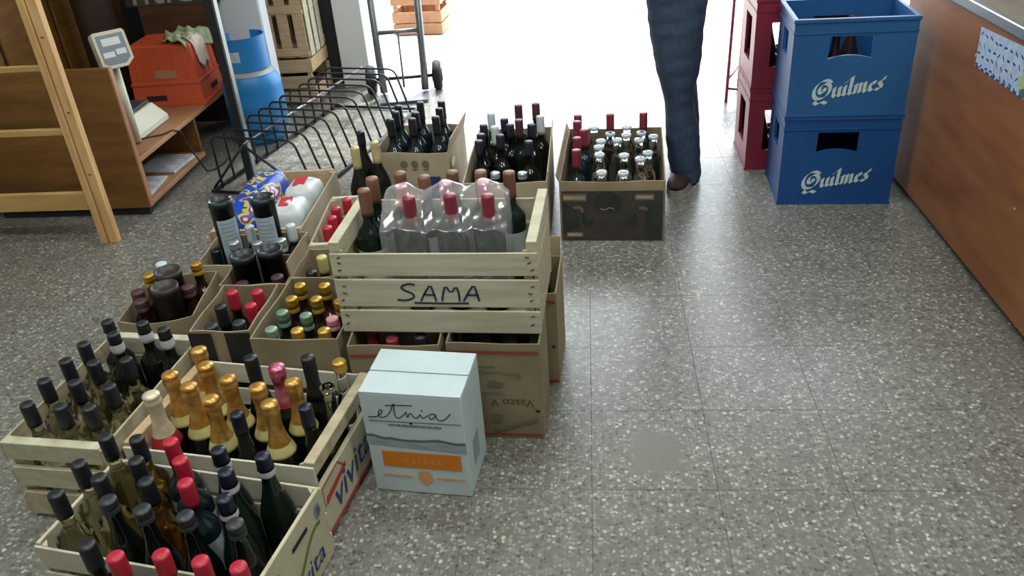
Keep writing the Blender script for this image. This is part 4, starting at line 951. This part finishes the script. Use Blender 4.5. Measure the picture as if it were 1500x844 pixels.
for i, (x, y, rz) in enumerate(((-1.085, 2.645, 3), (-1.088, 2.83, -3), (-1.148, 2.565, 0))):
    if i == 2: continue
    t = thing('milk_pack', ['white plastic-wrapped pack with red label, nearer in the wooden crate', 'white plastic-wrapped pack with red label, farther in the wooden crate'][i], 'pack', (x, y, .012), rz)
    obj('wrap', pillow(.062, .083, .125, 14, .004, 4 + i), 'bag_white', t, (0, 0, .132))
    slab('red_label', .045, .07, .004, 'bag_red', t, (-.006, .0, .2585), (.05, .05, .1))
    slab('red_label', .05, .004, .05, 'bag_red', t, (.0, -.0845, .155), (0, .25, 0))
tag(obj('package', MB().cbox(-.06, .06, -.028, .028, 0, .17, .004), 'crate_tan', None, (-1.235, 2.508, .012)), 'small tan packet at the near end of the light wooden crate', 'packet')

# ------------------------------------------------------------------ wooden shelf unit along the left wall
t = thing('shelf_unit', 'low brown wood veneer shelf unit with scale standing on it', 'shelf', (-1.9, 3.15, 0))
obj('side_panel', MB().cbox(-.73, 0, -.012, .012, .04, .645, .002), 'veneer_brown', t)
obj('edge_strip', MB().cbox(-.004, .004, -.013, .013, .045, .645, .001), 'shelf_top', t, (.004, 0, 0))
obj('kick_board', MB().box(-.70, -.02, .01, .03, 0, .04), 'print_black', t)
obj('shelf', MB().cbox(-.42, 0, .013, 1.12, .235, .255, .002), 'shelf_top', t)
obj('base_shelf', MB().cbox(-.42, 0, .013, .60, .04, .062, .002), 'shelf_top', t)
obj('divider', MB().cbox(-.42, -.012, .59, .61, .063, .234, .001), 'veneer_brown', t)
obj('kick_board', MB().box(-.40, -.05, .03, .60, 0, .039), 'print_black', t)
obj('end_panel', MB().cbox(-.42, 0, 1.121, 1.14, .04, .66, .001), 'veneer_dark', t)
obj('back_panel', MB().box(-.44, -.421, .013, 1.14, .04, .235), 'veneer_dark', t)
sb = thing('sign_board', 'dark sign board with pale letters above the orange crate', 'sign', (-2.13, 4.281, .661))
obj('board', MB().cbox(-.25, .25, -.008, .008, 0, .36, .001), 'print_dark_brown', sb)
p = Print('front', .5, .016); p.text('ntidU', .03, -.01 + .02, .22, math.radians(1), .15); p.done('lettering', 'print_pale', sb)
slab('pale_patch', .06, .002, .10, 'bag_white', sb, (.20, -.0095, .055))
# newspapers lying on the base shelf
for i, (x, y, rz) in enumerate(((-2.03, 3.30, 6), (-2.02, 3.58, -4))):
    n = thing('newspaper', ['folded newspaper on the base shelf, nearer one', 'folded newspaper on the base shelf, farther one'][i], 'newspaper', (x, y, .0625), rz)
    obj('sheets', MB().cbox(-.10, .10, -.11, .11, 0, .012, .002), 'newspaper', n)
    pr = MB()
    for k in range(8): pr.box(-.085, .085 - .03 * (k % 3), -.095 + k * .024, -.087 + k * .024, .0121, .0126)
    obj('print', pr, 'scale_panel', n)
# tall cabinet by the left wall
t = thing('tall_cabinet', 'tall dark brown wooden cabinet at the upper left', 'cabinet', (-2.805, 3.98, 0))
obj('body', MB().cbox(-.14, .14, -.95, .75, .001, 1.9, .003), 'veneer_dark', t)
for y in (-.60, -.15, .30): obj('door', MB().cbox(.141, .156, y - .21, y + .21, .05, 1.85, .003), 'veneer_brown', t)
# round pipe
tag(obj('pipe_column', MB().lathe([(0, 0), (.095, 0), (.095, 1.5), (.10, 1.5), (.10, 1.55), (.095, 1.55), (.095, CEIL - .005), (0, CEIL - .005)], 28), 'pipe_brown', None, (-2.475, 4.13, .001)), 'thick round brown pipe rising behind the scale display', 'pipe')

# pine rack at the left edge
t = thing('pine_rack', 'raw pine wood rack with vertical post at left edge', 'rack', (-1.97, 2.905, 0))
obj('post', MB().cbox(-.034, -.006, -.02, .012, 0, 1.75, .002), 'pine', t)
obj('post', MB().cbox(-.003, .034, -.014, .02, 0, 1.75, .002), 'pine', t)
obj('post', MB().cbox(-.78, -.75, -.02, .02, 0, 1.75, .002), 'pine', t)
for z0, z1, n in ((.708, .728, 'rail'), (.462, .486, 'rail'), (.148, .222, 'base_rail'), (1.02, 1.045, 'rail'), (1.4, 1.43, 'rail')):
    obj(n, MB().cbox(-.749, -.035, -.012, .012, z0, z1, .002), 'pine_board', t)
for z, k in ((.30, 1), (.55, 0), (.83, 1), (1.1, 0)):
    slab('knot', .012, .0012, .005, 'print_brown', t, (.015, -.0148, z), (0, .2 * k, 0), .0003)

# ------------------------------------------------------------------ scale
t = thing('weighing_scale', 'cream electronic weighing scale with raised display head', 'scale', (-2.08, 3.52, .256), 0)
b = MB()
b.add([(-.14, -.155, .004), (.085, -.155, .004), (.085, .155, .004), (-.14, .155, .004), (-.14, -.15, .085), (.025, -.15, .085), (.025, .15, .085), (-.14, .15, .085), (.085, -.155, .026), (.085, .155, .026)],
      [(3, 2, 1, 0), (4, 5, 6, 7), (0, 1, 8, 5, 4), (2, 3, 7, 6, 9), (1, 2, 9, 8), (8, 9, 6, 5), (3, 0, 4, 7)])
obj('base', b, 'scale_white', t)
for x in (-.11, .06):
    for y in (-.12, .12): obj('foot', MB().lathe([(0, 0), (.012, 0), (.012, .005), (0, .005)], 10), 'black_rubber', t, (x, y, 0))
obj('tray', MB().cbox(-.135, .02, -.13, .14, .092, .104, .003), 'steel_plate', t)
obj('tray_support', MB().box(-.09, -.02, -.06, .06, .085, .093), 'black_rubber', t)
obj('pole', MB().tube([(.088, -.172, .01), (.088, -.172, .37)], .0185, 14), 'scale_white', t)
hd = obj('display_head', MB().prism([(-.066, -.062), (-.05, -.075), (.035, -.075), (.066, -.05), (.066, .062), (.058, .072), (-.058, .072), (-.066, .062)], .055,
         Matrix.Translation((.105, -.185, .415)) @ Matrix.Rotation(math.radians(47), 4, 'Z') @ Matrix.Rotation(math.radians(74), 4, 'X') @ Matrix.Translation((0, 0, -.02))), 'scale_white', t)
HM = Matrix.Translation((.105, -.185, .415)) @ Matrix.Rotation(math.radians(47), 4, 'Z') @ Matrix.Rotation(math.radians(74), 4, 'X') @ Matrix.Translation((0, 0, .0352))
obj('face_plate', MB().prism([(-.055, -.052), (-.042, -.062), (.03, -.062), (.055, -.042), (.055, .058), (-.055, .058)], .0008, HM), 'scale_panel', hd)
obj('screen', MB().box(-.038, .036, .014, .044, .0009, .0018, HM), 'scale_screen', hd)
obj('screen', MB().box(-.048, -.002, -.032, -.010, .0009, .0018, HM), 'scale_screen', hd)
obj('screen', MB().box(.006, .047, -.026, -.004, .0009, .0018, HM), 'scale_screen', hd)
cord_pts = ([(.06, -.17, .012), (.16, -.08, .006), (.178, -.02, .004), (.188, .03, -.02), (.20, .06, -.12), (.23, .10, -.2495), (.26, .13, -.2505), (.275, .20, -.2505), (.27, .28, -.2505)])
tag(obj('power_cord', MB().tube([(a - 2.08, b_ + 3.52, c + .256 + (.001 if c < -.2 else 0)) for a, b_, c in cord_pts], .004, 6), 'cord'), 'thin black power cord hanging from the shelf to the floor', 'cord')

# ------------------------------------------------------------------ orange crate with rags
t = thing('plastic_crate', 'orange plastic crate turned upside down on the shelf', 'crate', (-2.085, 4.03, .256), 4)
b = MB()
def ring(w_, d_, z): return [(-w_, -d_, z), (w_, -d_, z), (w_, d_, z), (-w_, d_, z)]
lv = [ring(.185, .165, 0), ring(.185, .165, .015), ring(.175, .155, .016), ring(.168, .148, .10), ring(.172, .152, .105), ring(.172, .152, .115), ring(.166, .146, .12), ring(.156, .136, .285), ring(.148, .128, .292)]
vs = [q for r in lv for q in r]; fs = [(0, 3, 2, 1), tuple(range(len(vs) - 4, len(vs)))]
for i in range(len(lv) - 1):
    for k in range(4): fs.append((i * 4 + k, i * 4 + (k + 1) % 4, i * 4 + 4 + (k + 1) % 4, i * 4 + 4 + k))
b.add(vs, fs); obj('shell', b, 'orange_plastic', t)
for k in range(5): slab('rib', .012, .004, .165, 'orange_plastic', t, (-.12 + k * .06, -.1425, .20), (math.radians(-3.5), 0, 0))
for k in range(7): slab('rib', .27, .008, .004, 'orange_plastic', t, (0, -.105 + k * .035, .2935))
for k in range(4): slab('rib', .004, .010, .165, 'orange_plastic', t, (.1625, -.09 + k * .06, .20), (0, math.radians(-3.5), 0))
slab('hand_hole', .10, .004, .026, 'print_black', t, (-.06, -.1555, .042)); slab('hand_hole', .004, .09, .026, 'print_black', t, (.1745, .02, .05))
slab('faded_label', .11, .003, .04, 'shelf_top', t, (.01, -.1465, .155), (math.radians(-3.5), 0, 0))
def cloth(name, label, m, cx, cy, cz, sx, sy, seed, edge):
    rr = random.Random(seed); q = [rr.uniform(0, 6) for _ in range(6)]
    def pt(u, v):
        x = (u - .5) * 2; y = (v - .5) * 2; r = 1 + .12 * math.sin(3 * math.atan2(y, x) + q[0])
        z = .018 + .014 * math.sin(4 * x + q[1]) * math.cos(5 * y + q[2]) + .007 * math.sin(11 * x + 7 * y + q[3])
        X = cx + sx * x * r; Y = cy + sy * y * r
        ov = max(0, X - edge[0], edge[1] - Y)
        return (min(X, edge[0] + .012 + .12 * ov) if X > edge[0] else X, max(Y, edge[1] - .012 - .12 * ov) if Y < edge[1] else Y, cz + max(z, .004) - ov * 1.0)
    mb = MB(); mb.grid(pt, 26, 26)
    o = obj(name, mb, m); md = o.modifiers.new('thick', 'SOLIDIFY'); md.thickness = .004
    tag(o, label, 'rag'); return o
cloth('rag', 'crumpled green rag draped over corner of the orange crate', 'rag_green', -1.975, 4.04, .552, .10, .14, 2, (-1.945, 3.888))
cloth('rag', 'pale rag hanging over right side of orange crate', 'rag_pale', -1.90, 4.00, .546, .10, .06, 4, (-1.928, 3.86))

# ------------------------------------------------------------------ gas cylinder
t = thing('gas_cylinder', 'blue gas cylinder with open collar handle beside wire rack', 'gas cylinder', (-1.722, 4.075, 0), 0)
R_ = .148
obj('tank', MB().lathe([(0, .03), (R_ * .55, .032), (R_ * .9, .06), (R_, .10), (R_, .195), (R_ + .002, .20), (R_ + .002, .215), (R_, .22), (R_, .285), (R_ * .97, .32), (R_ * .84, .36), (R_ * .6, .39), (R_ * .3, .40), (0, .402)], 36), 'gas_blue', t)
obj('foot_ring', MB().lathe([(R_ * .75, 0), (R_ * .78, 0), (R_ * .80, .07), (R_ * .77, .07), (R_ * .75, 0)], 30), 'gas_blue', t)
obj('shoulder_band', MB().lathe([(R_ * .86 + .002, .356), (R_ * .6 + .002, .3915)], 30), 'gas_grey', t)
cl = MB(); rc = .112
a0, a1 = math.radians(-215), math.radians(88)
def colr(u, v, r): 
    a = a0 + (a1 - a0) * u
    h = .16 - (.07 if (u < .0) else 0)
    return (r * math.cos(a), r * math.sin(a), .38 + h * v)
cl.grid(lambda u, v: colr(u, v, rc), 30, 2); cl.grid(lambda u, v: colr(1 - u, v, rc - .005), 30, 2)
for i in range(30):
    A = [colr(i / 30, 1, rc), colr((i + 1) / 30, 1, rc), colr((i + 1) / 30, 1, rc - .005), colr(i / 30, 1, rc - .005)]
    cl.add(A, [(0, 1, 2, 3)])
obj('collar', cl, 'gas_blue', t)
obj('valve', MB().lathe([(0, .395), (.018, .395), (.018, .425), (.012, .427), (.012, .45), (.02, .453), (.02, .47), (0, .472)], 14), 'alu', t)
mb = MB(); mb.grid(lambda u, v: ((rc + .0012) * math.cos(math.radians(-128 + 46 * u)), (rc + .0012) * math.sin(math.radians(-128 + 46 * u)), .43 + .05 * v), 8, 1)
obj('paper_label', mb, 'tube_label', t)

# ------------------------------------------------------------------ black wire rack with upright post
t = thing('wire_rack', 'low black wire rack of bent hoops with upright dark post', 'rack', (-1.365, 3.90, 0), -12.5)
RW = .215; RH = .25; NH = 12
hoop = []
hp = [(-RW, 0, .006), (-RW, 0, RH - .035)] + [(-RW + .035 - .035 * math.cos(a), 0, RH - .035 + .035 * math.sin(a)) for a in (.4, .8, 1.2, 1.57)]
hp += [(RW - .05 + .05 * math.sin(a), 0, RH - .05 + .05 * math.cos(a)) for a in (0, .4, .8, 1.2)] + [(RW + .03, 0, .10), (RW + .055, 0, .006)]
hm = MB().tube(hp, .0055, 8).mesh('hoop', 'black_steel')
for k in range(NH): link('hoop', hm, t, (0, -.54 + k * 1.08 / (NH - 1), 0))
for x, z, m in ((-RW - .012, .012, 'black_steel'), (RW + .066, .012, 'black_steel')):
    obj('floor_rail', MB().tube([(x, -.60, z), (x, .60, z)], .008, 8), m, t)
obj('middle_rail', MB().tube([(-.02, -.58, RH - .012), (-.02, .60, RH - .012)], .006, 8), 'grey_steel', t)
for y in (-.60, .60): obj('cross_rail', MB().tube([(-RW - .012, y, .012), (RW + .066, y, .012)], .008, 8), 'black_steel', t)
for y in (-.585,):
    obj('brace', MB().tube([(-RW - .012, y, .02), (-.02, y, RH - .014)], .006, 8), 'black_steel', t); obj('brace', MB().tube([(RW + .05, y, .02), (-.02, y, RH - .014)], .006, 8), 'black_steel', t)
obj('post', MB().cbox(-.017, .017, -.02, .02, .001, 1.85, .003), 'dark_post', t, (-.135, -.425, 0), (0, 0, math.radians(12)))
obj('post_edge', MB().cbox(.0175, .026, -.018, .018, .001, 1.85, .001), 'grey_steel', t, (-.135, -.425, 0), (0, 0, math.radians(12)))

# ------------------------------------------------------------------ white cabinet behind the cylinder
t = thing('white_cabinet', 'narrow white metal cabinet with red marks behind the gas cylinder', 'cabinet', (-1.835, 4.36, 0))
obj('body', MB().cbox(-.145, .145, -.05, .05, .001, 1.6, .004), 'cabinet_white', t)
obj('door', MB().cbox(-.105, .14, -.056, -.0505, .02, 1.58, .002), 'cabinet_white', t)
for k in range(9): slab('red_mark', .018, .003, .07, 'cabinet_red', t, (-.125, -.0515, .30 + k * .11), (0, .1, 0))
# stacked wooden crates by the entrance
t = fruit_crate('lower slatted wooden crate in the stack beside the entrance', (-1.745, 4.78, 0), 0, .34, .33, .27, [(.19, .265), (.10, .17), (.012, .08)], [(.19, .265, .012, 'crate_tan'), (.012, .10, .012, 'crate_tan')], wood='crate_tan')
t = thing('wooden_crate', 'upper slatted wooden crate standing on end beside the entrance', 'crate', (-1.745, 4.78, .2715), 0)
for k, x in enumerate((-.135, -.045, .045, .135)):
    for s in (-1, 1): slab('slat', .062, .007, .50, 'crate_tan', t, (x, s * .1535, .252))
for k, y in enumerate((-.10, 0, .10)):
    for s in (-1, 1): slab('slat', .007, .070, .50, 'slat_wood', t, (s * .1695, y, .252))
for z in (.018, .25, .486): obj('end_board', MB().cbox(-.165, .165, -.149, .149, z - .014, z + .014, .002), 'crate_tan', t)
for s in (-1, 1):
    for z in (.035, .27, .465): slab('cross_slat', .338, .006, .045, 'crate_tan', t, (0, s * .1605, z))

# ------------------------------------------------------------------ hand truck
t = thing('hand_truck', 'grey steel hand truck with black wheels in bright entrance', 'hand truck', (-1.075, 4.74, 0), 8)
for s, x in ((-1, -.13), (1, .11)):
    obj('upright', MB().tube([(x, -.03, .03), (x + s * .005, .0, .18), (x + s * .02, .13, 1.15)], .021, 10), 'grey_steel', t)
    obj('wheel', MB().lathe([(0, -.028), (.035, -.03), (.038, -.024), (.075, -.024), (.085, -.012), (.085, .012), (.075, .024), (.038, .024), (.035, .03), (0, .028)], 24, Matrix.Translation((x + s * .075, .06, .085)) @ Matrix.Rotation(math.pi / 2, 4, 'Y')), 'black_rubber', t)
for z, y in ((.36, .025), (.72, .073), (1.05, .116)):
    obj('cross_bar', MB().tube([(-.13 - z * .015, y, z), (.11 + z * .015, y, z)], .013, 8), 'grey_steel', t)
obj('strut', MB().tube([(-.01, .02, .36), (-.012, -.02, .05)], .006, 8), 'grey_steel', t)
obj('axle', MB().tube([(-.20, .06, .085), (.18, .06, .085)], .010, 8), 'black_steel', t)
for s, x in ((-1, -.13), (1, .11)): obj('axle_bracket', MB().box(x - .004, x + .004, -.02, .09, .05, .17), 'black_steel', t)
obj('toe_plate', MB().cbox(-.15, .13, -.19, -.01, .012, .019, .001), 'grey_steel', t)
# far crate outside
t = thing('plastic_crate', 'faded pink-brown slatted crate outside on the bright pavement', 'crate', (-1.25, 6.33, 0), -4)
for z0, z1 in ((.005, .08), (.09, .165), (.215, .29), (.295, .36)):
    for s in (-1, 1): slab('slat', .37, .012, z1 - z0, 'shelf_top', t, (0, s * .14, (z0 + z1) / 2)); slab('slat', .012, .27, z1 - z0, 'shelf_top', t, (s * .18, 0, (z0 + z1) / 2))
for sx in (-1, 1):
    for sy in (-1, 1): slab('corner_post', .03, .03, .355, 'shelf_top', t, (sx * .158, sy * .118, .18))
slab('base', .35, .26, .010, 'shelf_top', t, (0, 0, .008))
# red stool behind the red crates
t = thing('metal_stool', 'thin red metal stool leg frame in front of bright street', 'stool', (.90, 4.45, 0), -22)
for x in (-.145, .145):
    for y in (-.14, .14): obj('leg', MB().tube([(x, y, 0), (x * .93, y * .93, .66)], .008, 8), 'beer_red', t)
for y in (-.138, .138): obj('stretcher', MB().tube([(-.143, y, .07), (.143, y, .07)], .006, 8), 'beer_red', t)
for x in (-.143, .143): obj('stretcher', MB().tube([(x, -.138, .12), (x, .138, .12)], .006, 8), 'beer_red', t)
obj('seat', MB().cbox(-.15, .15, -.145, .145, .66, .685, .006), 'beer_red', t)

# ------------------------------------------------------------------ person standing in the entrance
P0 = Vector((.395, 3.345, 0)); FD = Vector((-.36, -.93, 0)).normalized(); SD = Vector((-FD.y, FD.x, 0))   # facing, and the person's left
def pw(f, s, z): return P0 + FD * f + SD * s + Vector((0, 0, z))
root = thing('person', 'person in dark blue jeans standing in the bright entrance, seen from waist down', 'person', tuple(P0), 0)
def skinned(name, verts, edges, radii, material, levels=2, root_i=0):
    me = bpy.data.meshes.new(name); me.from_pydata([tuple(v - P0) for v in verts], edges, []); me.update()
    o = bpy.data.objects.new(name, me); col.objects.link(o)
    m = o.modifiers.new('skin', 'SKIN'); m.use_smooth_shade = True
    for i, r in enumerate(radii):
        sv = me.skin_vertices[0].data[i]; sv.radius = r if isinstance(r, tuple) else (r, r); sv.use_root = (i == root_i)
    s = o.modifiers.new('sub', 'SUBSURF'); s.levels = levels; s.render_levels = levels
    ev = o.evaluated_get(bpy.context.evaluated_depsgraph_get()); nm = bpy.data.meshes.new_from_object(ev)
    bpy.data.objects.remove(o); nm.name = name; nm.materials.clear(); nm.materials.append(MATS[material])
    nm.polygons.foreach_set('use_smooth', [True] * len(nm.polygons))
    return link(name, nm, root)
# body: one continuous figure
bv = [pw(0, 0.0, .93), pw(.0, 0, 1.10), pw(.0, 0, 1.28), pw(-.01, 0, 1.42), pw(.0, 0, 1.50), pw(.03, 0, 1.56), pw(.035, 0, 1.63), pw(.03, 0, 1.70)]
be = [(0, 1), (1, 2), (2, 3), (3, 4), (4, 5), (5, 6), (6, 7)]
br = [(.15, .11), (.14, .105), (.16, .115), (.11, .085), (.05, .05), (.065, .07), (.078, .092), (.062, .075)]
for s in (-1, 1):
    n = len(bv)
    bv += [pw(-.01, s * .18, 1.41), pw(-.03, s * .23, 1.15), pw(.16, s * .17, 1.10), pw(.21, s * .13, 1.10)]
    be += [(3, n), (n, n + 1), (n + 1, n + 2), (n + 2, n + 3)]; br += [.06, .043, .03, (.035, .022)]
body = skinned('body', bv, be, br, 'shirt')
for s in (-1, 1):
    for k in range(5):
        if k < 4: a = [pw(.22, s * .125, 1.125 - k * .018), pw(.255, s * .095, 1.127 - k * .019), pw(.262, s * (.06 + (.008, 0, .003, .014)[k]), 1.126 - k * .019)]
        else: a = [pw(.19, s * .125, 1.13), pw(.215, s * .10, 1.155), pw(.228, s * .08, 1.16)]
        f = skinned('finger', a, [(0, 1), (1, 2)], [.0095, .0085, .0065], 'skin', 1); f.parent = body
hb = pw(.035, 0, 1.635) - P0
face = obj('face', MB().lathe([(0, -.105), (.035, -.095), (.058, -.06), (.07, -.01), (.074, .04), (.06, .09), (0, .115)], 20), 'skin', body, tuple(hb + FD * .012))
obj('nose', MB().lathe([(0, 0), (.012, .004), (.009, .03), (0, .045)], 8), 'skin', face, tuple(FD * .074 + Vector((0, 0, -.02))))
for s in (-1, 1):
    obj('eye', MB().lathe([(0, -.008), (.011, 0), (0, .008)], 10), 'print_black', face, tuple(FD * .064 + SD * s * .028 + Vector((0, 0, .012))))
    obj('ear', MB().lathe([(0, -.03), (.012, -.01), (.014, .015), (0, .03)], 8), 'skin', face, tuple(SD * s * .074))
obj('mouth', MB().lathe([(0, -.004), (.018, 0), (0, .004)], 10), 'neck_red', face, tuple(FD * .052 + Vector((0, 0, -.06))))
obj('hair', MB().lathe([(.086, -.01), (.09, .04), (.075, .095), (.04, .125), (0, .13)], 20), 'hair', body, tuple(hb - FD * .012))
# jeans: two legs joined at the hips, loose and creased
def leg(rows, seed):
    mb = MB(); rr = random.Random(seed); n = 28; rings = []
    for (cx, cy, z, ax, ay, rot) in rows: rings.append((cx, cy, z, ax, ay, rot))
    # resample smoothly
    out = []
    for (a, b) in zip(rings, rings[1:]):
        for k in range(6):
            u = k / 6; u = u * u * (3 - 2 * u) * .5 + u * .5; out.append(tuple(a[i] + (b[i] - a[i]) * u for i in range(6)))
    out.append(rings[-1])
    vs = []; fs = []
    for q, (cx, cy, z, ax, ay, rot) in enumerate(out):
        for k in range(n):
            th = 2 * math.pi * k / n
            w_ = 1 + .022 * math.sin(3 * th + z * 37 + seed) * math.sin(z * 61 + seed) + .018 * math.sin(th * 2 - z * 90)
            if z < .16: w_ += .03 * math.sin(z * 190 + th)
            vs.append((cx + ax * w_ * math.cos(th), cy + ay * w_ * math.sin(th), z + (.006 * math.sin(th * 2 + seed) if q == 0 else 0)))
    m = len(out)
    for q in range(m - 1):
        for k in range(n):
            j = (k + 1) % n; fs.append((q * n + k, q * n + j, (q + 1) * n + j, (q + 1) * n + k))
    fs.append(tuple(reversed(range(n)))); fs.append(tuple(range((m - 1) * n, m * n)))
    mb.add(vs, fs, None, True); return mb
near = [(.403, 3.345, .012, .060, .075, 0), (.390, 3.345, .08, .067, .078, 0), (.377, 3.345, .20, .070, .080, 0), (.360, 3.345, .34, .059, .078, 0), (.352, 3.34, .40, .064, .082, 0), (.347, 3.345, .50, .090, .096, 0), (.340, 3.36, .64, .107, .108, 0), (.338, 3.38, .78, .122, .118, 0), (.345, 3.42, .90, .135, .13, 0), (.36, 3.45, 1.0, .13, .12, 0)]
far = [(.425, 3.60, .012, .058, .075, 0), (.418, 3.60, .08, .063, .078, 0), (.410, 3.59, .20, .064, .078, 0), (.398, 3.57, .36, .056, .078, 0), (.386, 3.55, .50, .080, .09, 0), (.375, 3.53, .66, .095, .10, 0), (.368, 3.50, .80, .11, .115, 0), (.37, 3.47, .92, .125, .12, 0)]
mb = leg(near, 1); m2 = leg(far, 4)
mb.add(m2.v, m2.f, None, True); mb.v = [(x - P0.x, y - P0.y, z) for x, y, z in mb.v]
jo = obj('jeans', mb, 'jeans', root)
md = jo.modifiers.new('join', 'REMESH'); md.mode = 'VOXEL'; md.voxel_size = .011; md.use_smooth_shade = True
sm = jo.modifiers.new('smooth', 'SMOOTH'); sm.factor = .4; sm.iterations = 2
def shoe(x, y, ang):
    M = Matrix.Translation((x - P0.x, y - P0.y, 0)) @ Matrix.Rotation(ang, 4, 'Z')   # toe towards -y
    prof = [(-.075, .030, .060, .02), (-.06, .038, .085, .018), (-.02, .040, .09, .018), (.04, .041, .075, .016), (.10, .045, .058, .015), (.15, .044, .050, .015), (.185, .034, .042, .016), (.20, .018, .032, .018)]
    mb = MB(); n = 16; vs = []; fs = []
    for (f, hw, top, bot) in prof:
        for k in range(n):
            th = 2 * math.pi * k / n; vs.append((hw * math.cos(th), -f, (top + bot) / 2 + (top - bot) / 2 * math.sin(th)))
    for q in range(len(prof) - 1):
        for k in range(n): j = (k + 1) % n; fs.append((q * n + k, q * n + j, (q + 1) * n + j, (q + 1) * n + k))
    fs += [tuple(range(n)), tuple(reversed(range((len(prof) - 1) * n, len(prof) * n)))]
    mb.add(vs, fs, M, True); so = obj('shoe', mb, 'shoe', root)
    ol = [(hw * 1.04, -f) for f, hw, a, b_ in prof]; poly = ol + [(-a, b_) for a, b_ in reversed(ol)]
    obj('sole', MB().prism(poly[::-1], .02, M), 'sole', so)
shoe(.402, 3.385, -math.atan2(.33, .93)); shoe(.42, 3.60, -math.atan2(.2, .93))
